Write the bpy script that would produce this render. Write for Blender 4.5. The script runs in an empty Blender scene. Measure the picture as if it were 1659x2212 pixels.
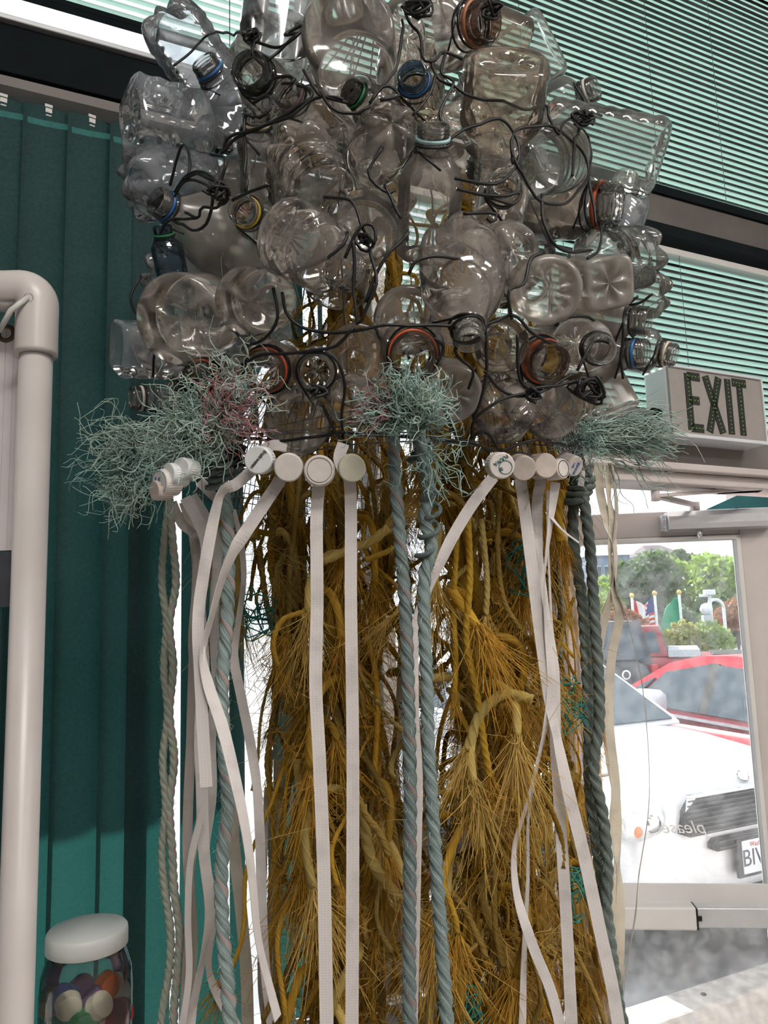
import bpy, math, random
import numpy as np
from mathutils import Matrix, Vector
rnd = random.Random(7)
nr = np.random.RandomState(11)
scene = bpy.context.scene
COL = scene.collection
V = lambda *a: np.array(a, float)
def nrm(v):
    v = np.asarray(v, float); return v / (np.linalg.norm(v) + 1e-12)

# ---------------------------------------------------------------- camera
F, CX, CY, EYE = 1660.0, 829.5, 1106.0, 1.8          # focal length in pixels of a 1659 x 2212 frame
TH, RHO = math.radians(7.7), 0.03
FW = V(0, math.cos(TH), math.sin(TH)); U0 = V(0, -math.sin(TH), math.cos(TH)); R0 = V(1, 0, 0)
RT = math.cos(RHO) * R0 - math.sin(RHO) * U0
UP = math.sin(RHO) * R0 + math.cos(RHO) * U0
CAM = V(0, 0, EYE)
cd = bpy.data.cameras.new('camera'); cam = bpy.data.objects.new('camera', cd); COL.objects.link(cam)
cd.sensor_fit = 'VERTICAL'; cd.sensor_height = 24.0; cd.sensor_width = 18.0; cd.lens = F / 2212 * 24.0
cd.clip_start = 0.02; cd.clip_end = 400
cam.matrix_world = Matrix(((RT[0], UP[0], -FW[0], 0), (RT[1], UP[1], -FW[1], 0), (RT[2], UP[2], -FW[2], EYE), (0, 0, 0, 1)))
scene.camera = cam

# ---------------------------------------------------------------- world, sun, exposure
w = bpy.data.worlds.new('sky'); scene.world = w; w.use_nodes = True
bg = w.node_tree.nodes['Background']; bg.inputs[0].default_value = (0.86, 0.93, 1.0, 1); bg.inputs[1].default_value = 1.55
sl = bpy.data.lights.new('sun', 'SUN'); sl.energy = 8.0; sl.angle = 0.01; sl.color = (1.0, 0.95, 0.86)
sun = bpy.data.objects.new('sun', sl); COL.objects.link(sun)
sun.rotation_euler = Vector((-0.30, 0.70, 0.66)).to_track_quat('Z', 'Y').to_euler()
scene.view_settings.view_transform = 'Standard'; scene.view_settings.look = 'None'
scene.view_settings.exposure = 0.3; scene.view_settings.gamma = 1.0
scene.view_settings.use_curve_mapping = False
cy = scene.cycles
cy.max_bounces = 6; cy.transparent_max_bounces = 28; cy.diffuse_bounces = 2; cy.glossy_bounces = 3
cy.transmission_bounces = 4; cy.caustics_reflective = False; cy.caustics_refractive = False
cy.sample_clamp_indirect = 4.0; cy.adaptive_threshold = 0.11; cy.adaptive_min_samples = 12; cy.use_light_tree = False

# ---------------------------------------------------------------- positions
def at(x, y, d):
    return CAM + d * (FW + (x - CX) / F * RT + (CY - y) / F * UP)
def at_y(x, y, Y):
    r = at(x, y, 1) - CAM; return CAM + r * (Y / r[1])
def depth_of(p): return float(np.dot(np.asarray(p) - CAM, FW))
WANG = math.radians(25.6)                               # the shop front runs away to the right
WD = V(math.cos(WANG), math.sin(WANG), 0); WN = V(math.sin(WANG), -math.cos(WANG), 0)
WP = at(1480, 1040, 2.1); WP[2] = 0
def W(s, z, o=0.0): return WP + WD * s + V(0, 0, z) + WN * o    # o > 0 is towards the room
def on_wall(x, y, o=0.0):
    r = at(x, y, 1) - CAM; P = WP + WN * o
    return CAM + r * (np.dot(P - CAM, WN) / np.dot(r, WN))
WROT = WANG
AX = at(838, 760, 1.14)                                 # the jellyfish hangs on this axis
BZ = AX[2]
def bell_depth(x, y, Rh=0.335, Ru=0.66, Rd=0.30):
    r = at(x, y, 1) - CAM
    for t in np.arange(0.6, 1.45, 0.004):
        p = CAM + r * t
        dz = p[2] - BZ
        q = ((p[0] - AX[0]) ** 2 + (p[1] - AX[1]) ** 2) / Rh ** 2 + (dz / (Ru if dz > 0 else Rd)) ** 2
        if q < 1: return float(t)
    a = V(AX[0], AX[1], 0) - CAM
    t = (a[0] * r[0] + a[1] * r[1]) / (r[0] ** 2 + r[1] ** 2)
    return float(t)

# ---------------------------------------------------------------- materials
M = {}
def _new(name):
    m = bpy.data.materials.new(name); m.use_nodes = True; nt = m.node_tree
    for n in list(nt.nodes): nt.nodes.remove(n)
    out = nt.nodes.new('ShaderNodeOutputMaterial'); M[name] = m
    return m, nt, out
def c4(c): return (c[0], c[1], c[2], 1)
def pm(name, col, rough=.5, metal=0., var=.12, scale=18., bump=0., spec=.5, trans=0., tcol=None, col2=None, stretch=None, coords='Object', emit=None, detail=4.):
    m, nt, out = _new(name); N = nt.nodes; Lk = nt.links
    p = N.new('ShaderNodeBsdfPrincipled'); p.inputs['Roughness'].default_value = rough; p.inputs['Metallic'].default_value = metal
    p.inputs['Specular IOR Level'].default_value = spec
    tc = N.new('ShaderNodeTexCoord'); mp = N.new('ShaderNodeMapping'); Lk.new(tc.outputs[coords], mp.inputs[0])
    if stretch: mp.inputs['Scale'].default_value = stretch
    nz = N.new('ShaderNodeTexNoise'); nz.inputs['Scale'].default_value = scale; nz.inputs['Detail'].default_value = detail
    Lk.new(mp.outputs[0], nz.inputs['Vector'])
    rp = N.new('ShaderNodeValToRGB'); rp.color_ramp.elements[0].position = .32; rp.color_ramp.elements[1].position = .68
    a = col2 if col2 else tuple(max(0, c * (1 - var)) for c in col); b = col if col2 else tuple(min(1, c * (1 + var)) for c in col)
    rp.color_ramp.elements[0].color = c4(a); rp.color_ramp.elements[1].color = c4(b)
    Lk.new(nz.outputs[0], rp.inputs[0]); Lk.new(rp.outputs[0], p.inputs['Base Color'])
    if bump:
        bp = N.new('ShaderNodeBump'); bp.inputs['Strength'].default_value = bump; bp.inputs['Distance'].default_value = .002
        Lk.new(nz.outputs[0], bp.inputs['Height']); Lk.new(bp.outputs[0], p.inputs['Normal'])
    sh = p.outputs[0]
    if emit:
        p.inputs['Emission Color'].default_value = c4(emit[:3]); p.inputs['Emission Strength'].default_value = emit[3]
    if trans:
        t = N.new('ShaderNodeBsdfTranslucent'); t.inputs[0].default_value = c4(tcol or col)
        mx = N.new('ShaderNodeMixShader'); mx.inputs[0].default_value = trans
        Lk.new(sh, mx.inputs[1]); Lk.new(t.outputs[0], mx.inputs[2]); sh = mx.outputs[0]
    Lk.new(sh, out.inputs[0]); return m
def plastic(name, tint, haze, hcol, edge=.62, gloss=.08, ior=1.5, dirt=.5):
    """thin clear plastic wall: see-through, cloudy in patches, mirror-like at grazing angles"""
    m, nt, out = _new(name); N = nt.nodes; Lk = nt.links
    lw = N.new('ShaderNodeLayerWeight'); lw.inputs[0].default_value = .42
    rp = N.new('ShaderNodeValToRGB'); rp.color_ramp.elements[0].color = c4(tint); rp.color_ramp.elements[1].color = c4(tuple(t * edge for t in tint))
    rp.color_ramp.elements[0].position = .45; rp.color_ramp.elements[1].position = .97
    Lk.new(lw.outputs['Facing'], rp.inputs[0])
    tr = N.new('ShaderNodeBsdfTransparent'); Lk.new(rp.outputs[0], tr.inputs[0])
    df = N.new('ShaderNodeBsdfDiffuse'); df.inputs[0].default_value = c4(hcol)
    tl = N.new('ShaderNodeBsdfTranslucent'); tl.inputs[0].default_value = c4(hcol)
    ms = N.new('ShaderNodeMixShader'); ms.inputs[0].default_value = .5; Lk.new(df.outputs[0], ms.inputs[1]); Lk.new(tl.outputs[0], ms.inputs[2])
    tc = N.new('ShaderNodeTexCoord'); nz = N.new('ShaderNodeTexNoise'); nz.inputs['Scale'].default_value = 22; nz.inputs['Detail'].default_value = 2
    Lk.new(tc.outputs['Object'], nz.inputs['Vector'])
    mr = N.new('ShaderNodeMapRange'); mr.inputs[1].default_value = .38; mr.inputs[2].default_value = .72
    mr.inputs[3].default_value = haze * (1 - dirt); mr.inputs[4].default_value = haze * (1 + dirt); Lk.new(nz.outputs[0], mr.inputs[0])
    mx = N.new('ShaderNodeMixShader'); Lk.new(mr.outputs[0], mx.inputs[0]); Lk.new(tr.outputs[0], mx.inputs[1]); Lk.new(ms.outputs[0], mx.inputs[2])
    gl = N.new('ShaderNodeBsdfGlossy'); gl.inputs['Roughness'].default_value = gloss; gl.inputs[0].default_value = (1, 1, 1, 1)
    fr = N.new('ShaderNodeFresnel'); fr.inputs[0].default_value = ior
    m2 = N.new('ShaderNodeMixShader'); Lk.new(fr.outputs[0], m2.inputs[0]); Lk.new(mx.outputs[0], m2.inputs[1]); Lk.new(gl.outputs[0], m2.inputs[2])
    Lk.new(m2.outputs[0], out.inputs[0]); return m
def yarn(name, cols, trans=.25, freq=26., rough=.75, bump=.6):
    """fibrous rope: fine yarn lines that follow the strands (UV: around, along)"""
    m, nt, out = _new(name); N = nt.nodes; Lk = nt.links
    uv = N.new('ShaderNodeUVMap'); mp = N.new('ShaderNodeMapping'); mp.inputs['Scale'].default_value = (freq, 1.6, 1)
    Lk.new(uv.outputs[0], mp.inputs[0])
    nz = N.new('ShaderNodeTexNoise'); nz.inputs['Scale'].default_value = 1.; nz.inputs['Detail'].default_value = 3; Lk.new(mp.outputs[0], nz.inputs['Vector'])
    rp = N.new('ShaderNodeValToRGB'); el = rp.color_ramp.elements
    el[0].position = .3; el[1].position = .72; el[0].color = c4(cols[0]); el[1].color = c4(cols[-1])
    if len(cols) > 2: e = el.new(.5); e.color = c4(cols[1])
    Lk.new(nz.outputs[0], rp.inputs[0])
    oi = N.new('ShaderNodeObjectInfo'); hv = N.new('ShaderNodeHueSaturation'); mr = N.new('ShaderNodeMapRange'); mr.inputs[3].default_value = .72; mr.inputs[4].default_value = 1.3
    Lk.new(oi.outputs['Random'], mr.inputs[0]); Lk.new(mr.outputs[0], hv.inputs['Value']); Lk.new(rp.outputs[0], hv.inputs['Color'])
    p = N.new('ShaderNodeBsdfPrincipled'); p.inputs['Roughness'].default_value = rough; p.inputs['Specular IOR Level'].default_value = .3
    Lk.new(hv.outputs[0], p.inputs['Base Color'])
    bp = N.new('ShaderNodeBump'); bp.inputs['Strength'].default_value = bump; bp.inputs['Distance'].default_value = .0015
    Lk.new(nz.outputs[0], bp.inputs['Height']); Lk.new(bp.outputs[0], p.inputs['Normal'])
    t = N.new('ShaderNodeBsdfTranslucent'); Lk.new(hv.outputs[0], t.inputs[0])
    mx = N.new('ShaderNodeMixShader'); mx.inputs[0].default_value = trans; Lk.new(p.outputs[0], mx.inputs[1]); Lk.new(t.outputs[0], mx.inputs[2])
    Lk.new(mx.outputs[0], out.inputs[0]); return m
def glass(name, tint=(.97, .98, .98), haze=.02, ior=1.45):
    return plastic(name, tint, haze, (.85, .88, .92), edge=.9, gloss=.01, ior=ior, dirt=.6)

plastic('clear_plastic', (.965, .955, .945), .28, (.84, .77, .71), edge=.82)
plastic('clear_plastic_cool', (.955, .965, .975), .27, (.76, .80, .88), edge=.80)  # clear plastic with the skylight's blue put into its colour
plastic('clear_plastic_green', (.94, .965, .955), .20, (.74, .78, .76), edge=.80)
plastic('frosted_plastic', (.93, .90, .87), .50, (.74, .69, .64), edge=.8, gloss=.22, dirt=.3)
plastic('stained_plastic', (.96, .92, .86), .26, (.66, .56, .46), edge=.78, dirt=.7)
plastic('blue_plastic', (.45, .58, .68), .10, (.25, .40, .52), edge=.5)
plastic('neck_plastic', (.94, .93, .92), .15, (.74, .72, .70), edge=.6, gloss=.05)
plastic('brown_plastic', (.62, .50, .45), .12, (.45, .33, .28), edge=.4, gloss=.05)
plastic('dark_plastic', (.45, .43, .42), .12, (.2, .19, .18), edge=.35, gloss=.05)
glass('window_glass'); glass('door_glass', haze=.10)
plastic('jar_glass', (.96, .965, .96), .06, (.85, .85, .85), edge=.6, gloss=.04)
for nm, c in dict(orange=(.62, .11, .035), blue=(.03, .13, .36), sky=(.42, .62, .66), yellow=(.62, .42, .04), green=(.02, .20, .07), white=(.66, .62, .58), mauve=(.26, .16, .19), rust=(.42, .17, .08), black=(.015, .014, .014), cream=(.66, .55, .42)).items():
    pm('band_' + nm, c, .42, var=.15, scale=60)
pm('wire_black', (.008, .008, .009), .45, var=.3, spec=.35)
pm('wire_grey', (.09, .088, .09), .5, metal=.4)
pm('cap_white', (.70, .655, .625), .5, var=.06, scale=120, bump=.05, trans=.12)
pm('cap_cool', (.74, .76, .77), .5, var=.06, scale=90, trans=.12)
pm('cap_grimy', (.50, .46, .44), .6, var=.25, scale=70)
pm('cap_cream', (.66, .64, .53), .55, var=.05, scale=90)
pm('cap_tan', (.48, .42, .38), .6, var=.12, scale=60)
pm('ink_black', (.01, .01, .012), .5); pm('ink_teal', (.02, .13, .15), .5); pm('ink_blue', (.06, .16, .42), .5); pm('ink_brown', (.10, .06, .04), .6)
def strapmat(name, col, trans):
    m, nt, out = _new(name); N = nt.nodes; Lk = nt.links
    uv = N.new('ShaderNodeUVMap'); mp = N.new('ShaderNodeMapping'); mp.inputs['Scale'].default_value = (10, 420, 1); Lk.new(uv.outputs[0], mp.inputs[0])
    vo = N.new('ShaderNodeTexVoronoi'); vo.inputs['Scale'].default_value = 1.; vo.inputs['Randomness'].default_value = .2; Lk.new(mp.outputs[0], vo.inputs['Vector'])
    tc = N.new('ShaderNodeTexCoord'); nz = N.new('ShaderNodeTexNoise'); nz.inputs['Scale'].default_value = 30; nz.inputs['Detail'].default_value = 5; Lk.new(tc.outputs['Object'], nz.inputs['Vector'])
    rp = N.new('ShaderNodeValToRGB'); rp.color_ramp.elements[0].position = .25; rp.color_ramp.elements[1].position = .5
    rp.color_ramp.elements[0].color = c4(tuple(c * .78 for c in col)); rp.color_ramp.elements[1].color = c4(col); Lk.new(nz.outputs[0], rp.inputs[0])
    p = N.new('ShaderNodeBsdfPrincipled'); p.inputs['Roughness'].default_value = .38; p.inputs['Specular IOR Level'].default_value = .4; Lk.new(rp.outputs[0], p.inputs['Base Color'])
    bp = N.new('ShaderNodeBump'); bp.inputs['Strength'].default_value = .35; bp.inputs['Distance'].default_value = .0006; Lk.new(vo.outputs['Distance'], bp.inputs['Height']); Lk.new(bp.outputs[0], p.inputs['Normal'])
    t = N.new('ShaderNodeBsdfTranslucent'); Lk.new(rp.outputs[0], t.inputs[0]); mx = N.new('ShaderNodeMixShader'); mx.inputs[0].default_value = trans
    Lk.new(p.outputs[0], mx.inputs[1]); Lk.new(t.outputs[0], mx.inputs[2]); Lk.new(mx.outputs[0], out.inputs[0]); return m
strapmat('strap_white', (.80, .76, .75), .25); strapmat('strap_cream', (.76, .70, .60), .3); strapmat('strap_grey', (.52, .47, .44), .2)
yarn('rope_teal', [(.06, .09, .09), (.25, .325, .32), (.47, .555, .54)], .12, 46, bump=1.)
yarn('rope_pink', [(.26, .21, .21), (.42, .32, .31), (.48, .41, .40)], .12, 40)
yarn('rope_dull', [(.05, .07, .065), (.155, .195, .18), (.30, .345, .32)], .12, 40)
yarn('rope_moss', [(.20, .23, .18), (.33, .36, .30), (.45, .46, .40)], .15, 30)
yarn('rope_ochre', [(.27, .135, .013), (.56, .34, .04), (.76, .51, .10)], .38)
yarn('rope_olive', [(.13, .08, .02), (.30, .195, .045), (.47, .33, .10)], .32)
yarn('rope_straw', [(.42, .29, .08), (.64, .49, .16), (.80, .67, .30)], .38)
yarn('rope_gold', [(.46, .26, .015), (.72, .45, .045), (.86, .60, .12)], .4)
yarn('rope_darkgreen', [(.01, .05, .03), (.02, .10, .06), (.05, .16, .10)], .2)
pm('fibre_ochre', (.70, .45, .075), .7, trans=.5, tcol=(.8, .48, .06), var=.3, scale=60)
pm('fibre_straw', (.78, .58, .20), .7, trans=.5, tcol=(.9, .68, .22), var=.25, scale=60)
pm('fibre_teal', (.42, .60, .55), .65, trans=.3, var=.45, scale=45)
pm('fibre_pale', (.62, .74, .66), .65, trans=.3, var=.2, scale=45)
pm('fibre_pink', (.56, .29, .31), .65, trans=.3, var=.25, scale=45)
pm('fibre_green', (.03, .26, .22), .65, trans=.3, var=.3, scale=45)

# ---------------------------------------------------------------- mesh helpers
def set_props(o, label=None, cat=None, group=None, kind=None):
    if label: o['label'] = label
    if cat: o['category'] = cat
    if group: o['group'] = group
    if kind: o['kind'] = kind
    return o
def empty(name, loc=(0, 0, 0), rz=0.0, **k):
    o = bpy.data.objects.new(name, None); COL.objects.link(o); o.location = loc; o.rotation_euler = (0, 0, rz); o.empty_display_size = .02
    return set_props(o, **k)
def mesh(name, vs, fs, mats, uv=None, fmat=None, smooth=True):
    me = bpy.data.meshes.new(name); vs = np.asarray(vs, float)
    me.from_pydata(vs.tolist(), [], fs if isinstance(fs, list) else np.asarray(fs).tolist())
    for m in (mats if isinstance(mats, (list, tuple)) else [mats]): me.materials.append(M[m])
    if smooth: me.polygons.foreach_set('use_smooth', [True] * len(me.polygons))
    if fmat is not None: me.polygons.foreach_set('material_index', np.asarray(fmat, dtype=np.int32))
    if uv is not None:
        l = me.uv_layers.new(name='UVMap'); l.data.foreach_set('uv', np.asarray(uv, dtype=np.float32).ravel())
    me.update(); return me
def link(name, me, parent=None, loc=None, rot=None, **k):
    o = bpy.data.objects.new(name, me); COL.objects.link(o)
    if parent is not None: o.parent = parent
    if loc is not None: o.location = loc
    if rot is not None: o.rotation_euler = rot
    return set_props(o, **k)
class MB:
    """collects shapes into one mesh"""
    def __init__(s): s.v = []; s.f = []; s.n = 0
    def add(s, vs, fs):
        vs = np.asarray(vs, float).reshape(-1, 3); s.v.append(vs)
        s.f += [[int(i) + s.n for i in q] for q in fs]; s.n += len(vs); return s
    def box(s, x0, x1, y0, y1, z0, z1, fn=None):
        c = np.array([(x, y, z) for z in (z0, z1) for y in (y0, y1) for x in (x0, x1)], float)
        if fn: c = np.array([fn(*p) for p in c])
        return s.add(c, [(0, 2, 3, 1), (4, 5, 7, 6), (0, 1, 5, 4), (2, 6, 7, 3), (0, 4, 6, 2), (1, 3, 7, 5)])
    def prism(s, poly, y0, y1, fn=None):
        n = len(poly); a = [(p[0], y0, p[1]) for p in poly] + [(p[0], y1, p[1]) for p in poly]
        if fn: a = [fn(*p) for p in a]
        return s.add(a, [tuple(range(n))[::-1], tuple(range(n, 2 * n))] + [(i, (i + 1) % n, n + (i + 1) % n, n + i) for i in range(n)])
    def tube(s, pts, r, sides=6):
        v, f, _ = sweep(pts, circle(sides), r); return s.add(v, f)
    def lathe(s, prof, seg=24, fn=None, cap=True):
        v, f = lathe(prof, seg)
        if fn: v = np.array([fn(*p) for p in v])
        return s.add(v, f)
    def mesh(s, name, mats, smooth=False):
        return mesh(name, np.concatenate(s.v), s.f, mats, smooth=smooth)
    def obj(s, name, mats, parent=None, smooth=False, bevel=0, seg=2, **k):
        o = link(name, s.mesh(name, mats, smooth), parent, **k)
        if bevel:
            b = o.modifiers.new('bevel', 'BEVEL'); b.width = bevel; b.segments = seg; b.limit_method = 'ANGLE'
        return o
def circle(n, r=1.0): return [(r * math.cos(2 * math.pi * i / n), r * math.sin(2 * math.pi * i / n)) for i in range(n)]
def smooth_path(pts, n):
    """Catmull-Rom through pts, resampled to n points of even spacing"""
    P = np.asarray(pts, float)
    if len(P) == 2: return P[0] + np.linspace(0, 1, n)[:, None] * (P[1] - P[0])
    Q = np.vstack([2 * P[0] - P[1], P, 2 * P[-1] - P[-2]]); out = []
    for i in range(1, len(Q) - 2):
        t = np.linspace(0, 1, 16, endpoint=False)[:, None]; a, b, c, d = Q[i - 1], Q[i], Q[i + 1], Q[i + 2]
        out.append(.5 * (2 * b + (c - a) * t + (2 * a - 5 * b + 4 * c - d) * t ** 2 + (3 * b - a - 3 * c + d) * t ** 3))
    out = np.vstack(out + [P[-1:]]); s = np.concatenate([[0], np.cumsum(np.linalg.norm(np.diff(out, axis=0), axis=1))])
    u = np.linspace(0, s[-1], n); return np.stack([np.interp(u, s, out[:, k]) for k in range(3)], 1)
def frames(P, ref=None):
    T = np.gradient(P, axis=0); T /= np.linalg.norm(T, axis=1)[:, None] + 1e-12
    if ref is not None:
        B = np.cross(T, np.asarray(ref, float)); B /= np.linalg.norm(B, axis=1)[:, None] + 1e-9
        return T, B, np.cross(B, T)
    a = V(1, 0, 0) if abs(T[0][0]) < .8 else V(0, 1, 0)
    n = nrm(a - T[0] * np.dot(a, T[0])); Ns = [n]
    for i in range(1, len(P)):
        n = n - T[i] * np.dot(n, T[i]); n = n / (np.linalg.norm(n) + 1e-12); Ns.append(n)
    Nn = np.array(Ns); return T, Nn, np.cross(T, Nn)
def sweep(P, sec, rad=1.0, twist=None, ref=None, caps=True):
    """sweep a closed section along P; returns verts, faces, loop uvs (u around, v metres along)"""
    P = np.asarray(P, float); sec = np.asarray(sec, float); n, k = len(P), len(sec)
    T, A, B = frames(P, ref); r = np.broadcast_to(np.asarray(rad, float), (n,))
    tw = np.zeros(n) if twist is None else np.asarray(twist, float)
    c, s = np.cos(tw)[:, None], np.sin(tw)[:, None]
    x = (sec[None, :, 0] * c - sec[None, :, 1] * s) * r[:, None]; y = (sec[None, :, 0] * s + sec[None, :, 1] * c) * r[:, None]
    v = (P[:, None, :] + x[..., None] * A[:, None, :] + y[..., None] * B[:, None, :]).reshape(-1, 3)
    i, j = np.meshgrid(np.arange(n - 1), np.arange(k), indexing='ij'); j2 = (j + 1) % k
    f = np.stack([i * k + j, i * k + j2, (i + 1) * k + j2, (i + 1) * k + j], -1).reshape(-1, 4)
    L = np.concatenate([[0], np.cumsum(np.linalg.norm(np.diff(P, axis=0), axis=1))])
    uv = np.stack([np.stack([j / k, L[i]], -1), np.stack([(j + 1) / k, L[i]], -1), np.stack([(j + 1) / k, L[i + 1]], -1), np.stack([j / k, L[i + 1]], -1)], -2).reshape(-1, 2)
    fl = f.tolist()
    if caps:
        fl.append(list(range(k))[::-1]); fl.append([(n - 1) * k + q for q in range(k)])
        uv = np.vstack([uv, np.zeros((2 * k, 2))])
    return v, fl, uv
def lathe(prof, seg):
    P = np.asarray(prof, float); n = len(P); th = np.arange(seg) * 2 * math.pi / seg
    v = np.stack([P[:, 0, None] * np.cos(th), P[:, 0, None] * np.sin(th), np.broadcast_to(P[:, 1, None], (n, seg))], -1).reshape(-1, 3)
    f = [(i * seg + j, i * seg + (j + 1) % seg, (i + 1) * seg + (j + 1) % seg, (i + 1) * seg + j) for i in range(n - 1) for j in range(seg)]
    return v, f
def fibres(lines, r, sides=3):
    """many thin fibres (N, n, 3) as one mesh"""
    P = np.asarray(lines, float); N, n, _ = P.shape
    T = np.gradient(P, axis=1); T /= np.linalg.norm(T, axis=2, keepdims=True) + 1e-9
    h = nr.normal(size=(N, 1, 3)); A = np.cross(T, h); A /= np.linalg.norm(A, axis=2, keepdims=True) + 1e-9; B = np.cross(T, A)
    R = np.asarray(r, float) * np.linspace(1, .55, n)[None, :, None]
    vs = np.stack([P + R * (math.cos(a) * A + math.sin(a) * B) for a in [2 * math.pi * q / sides for q in range(sides)]], 2)
    b = (np.arange(N) * n * sides)[:, None, None] + (np.arange(n - 1) * sides)[None, :, None]; j = np.arange(sides)[None, None, :]; j2 = (j + 1) % sides
    f = np.stack([b + j, b + j2, b + sides + j2, b + sides + j], -1).reshape(-1, 4)
    return vs.reshape(-1, 3), f
def text_mesh(name, s, size, mat, extrude=.0006, shear=0., mirror=False, space=1.0):
    cu = bpy.data.curves.new(name, 'FONT'); cu.body = s; cu.size = size; cu.extrude = extrude; cu.align_x = 'CENTER'; cu.align_y = 'CENTER'
    cu.shear = shear; cu.space_character = space
    o = bpy.data.objects.new(name, cu); COL.objects.link(o)
    dg = bpy.context.evaluated_depsgraph_get(); me = bpy.data.meshes.new_from_object(o.evaluated_get(dg))
    bpy.data.objects.remove(o); bpy.data.curves.remove(cu)
    if mirror:
        for v in me.vertices: v.co.x = -v.co.x
        me.flip_normals()
    me.materials.clear(); me.materials.append(M[mat]); me.name = name; return me
def frame_matrix(loc, z, x=None):
    """matrix with local z along z and local x near x"""
    z = nrm(z); x = np.asarray(x if x is not None else (V(1, 0, 0) if abs(z[0]) < .9 else V(0, 1, 0)), float)
    x = nrm(x - z * np.dot(x, z)); y = np.cross(z, x)
    return Matrix(((x[0], y[0], z[0], loc[0]), (x[1], y[1], z[1], loc[1]), (x[2], y[2], z[2], loc[2]), (0, 0, 0, 1)))
def copy_tree(o, parent=None):
    c = o.copy(); COL.objects.link(c); c.parent = parent
    for ch in o.children: copy_tree(ch, c)
    return c
def raydir(x, y, d):                                                # the same about the line of sight through a pixel
    v = -nrm(at(x, y, 1) - CAM); r = nrm(RT - v * np.dot(RT, v)); u = UP - v * np.dot(UP, v) - r * np.dot(UP, r)
    return nrm(d[0] * r + d[1] * nrm(u) + d[2] * v)
def camdir(d): return nrm(d[0] * RT + d[1] * UP - d[2] * FW)      # right, up, towards the viewer

# ================================================================ THE ROOM
pm('paint_taupe', (.19, .17, .16), .55, var=.06, scale=8)
pm('paint_pinkwhite', (.62, .565, .55), .5, var=.05, scale=6)
pm('paint_white', (.72, .70, .68), .5, var=.04, scale=6)
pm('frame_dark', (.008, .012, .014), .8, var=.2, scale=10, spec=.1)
pm('frame_brown', (.13, .115, .105), .5, var=.12, scale=12)
pm('floor_tile', (.30, .28, .26), .5, var=.15, scale=3)
pm('ceiling_white', (.62, .60, .57), .8, var=.04)
pm('aluminium', (.62, .63, .66), .32, metal=.75, var=.04, scale=40)
pm('steel_bright', (.70, .71, .74), .3, metal=.5, var=.05)
pm('vane_teal', (.007, .042, .043), .75, var=.35, scale=160, bump=.25, trans=.14, tcol=(.06, .32, .29))
pm('slat_mint', (.30, .44, .41), .55, var=.06, trans=.55, tcol=(.46, .70, .64))
pm('cord', (.06, .08, .08), .7)
pm('lamp_glow', (1, .9, .75), .5, emit=(1.0, .95, .89, 25.0))  # glow of the added ceiling panels
pm('bulb_glow', (1, .8, .5), .5, emit=(1.0, .66, .34, 22.0)).cycles.emission_sampling = 'NONE'

def wb(mb, s0, s1, o0, o1, z0, z1):
    return mb.box(s0, s1, -o1, -o0, z0, z1, fn=lambda s, y, z: W(s, z, -y))
def wobj(name, mat, *boxes, parent=None, bevel=0, **k):
    mb = MB()
    for b in boxes: wb(mb, *b)
    return mb.obj(name, mat, parent, bevel=bevel, **k)
ST = dict(kind='structure')
wobj('floor', 'floor_tile', (-3.6, 3.0, -.12, 6.0, -.06, 0), **ST)
wobj('ceiling', 'ceiling_white', (-3.6, 3.0, -.12, 6.0, 4.0, 4.06), **ST)
wobj('wall_back', 'paint_taupe', (-3.6, 3.0, 6.0, 6.1, 0, 4.0), **ST)
wobj('wall_left', 'paint_taupe', (-3.7, -3.6, -.12, 6.0, 0, 4.0), **ST)
wobj('wall_right', 'paint_pinkwhite', (3.0, 3.1, -.12, 6.0, 0, 4.0), **ST)
wobj('wall_front', 'paint_pinkwhite', (-3.6, -.93, -.12, 0, 0, .96), (-.90, -.455, -.12, 0, 0, .35), (.53, 3.0, -.12, 0, 0, 2.84), (-3.6, 3.0, -.12, 0, 3.92, 4.0), **ST)
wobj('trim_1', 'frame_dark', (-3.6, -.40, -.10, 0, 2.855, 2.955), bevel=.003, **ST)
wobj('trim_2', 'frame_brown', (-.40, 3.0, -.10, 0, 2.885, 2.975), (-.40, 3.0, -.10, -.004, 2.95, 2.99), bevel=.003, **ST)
wobj('trim_3', 'aluminium', (-3.6, -.40, -.09, .012, 2.957, 2.968), bevel=.002, **ST)
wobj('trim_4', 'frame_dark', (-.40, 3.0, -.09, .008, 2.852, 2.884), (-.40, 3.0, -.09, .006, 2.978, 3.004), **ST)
wobj('trim_5', 'paint_taupe', (-.47, 3.0, -.10, .03, 2.18, 2.30), bevel=.004, **ST)             # door header
wobj('trim_6', 'paint_pinkwhite', (-.47, 3.0, -.10, .045, 2.160, 2.180), (-.47, 3.0, -.10, .018, 2.128, 2.160), bevel=.004, **ST)
wobj('trim_7', 'paint_pinkwhite', (-.44, -.405, -.045, .012, 0, 2.128), (-.418, -.405, -.04, .022, 0, 2.128), bevel=.003, **ST)    # door jamb
wobj('trim_8', 'paint_pinkwhite', (.475, .53, -.10, .02, 0, 2.128), bevel=.003, **ST)
wobj('trim_9', 'paint_white', (-.935, -.90, -.10, .01, .35, 2.855), bevel=.003, **ST)            # mullion
wobj('trim_10', 'paint_white', (-3.6, -.93, -.12, .30, .96, .995), bevel=.006, **ST)           # deep window ledge
wobj('trim_11', 'frame_dark', (-3.6, 3.0, -.10, -.05, 3.90, 3.93), (-1.9, -1.87, -.10, -.06, 2.968, 3.9), (1.2, 1.23, -.10, -.06, 3.0, 3.9), **ST)
def pane(name, s0, s1, z0, z1, mat='window_glass'):
    return wobj(name, mat, (s0, s1, -.085, -.081, z0, z1), **ST)
pane('window_1', -3.6, -.935, .995, 2.855)
pane('window_2', -.90, -.455, .35, 2.855)
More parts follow.
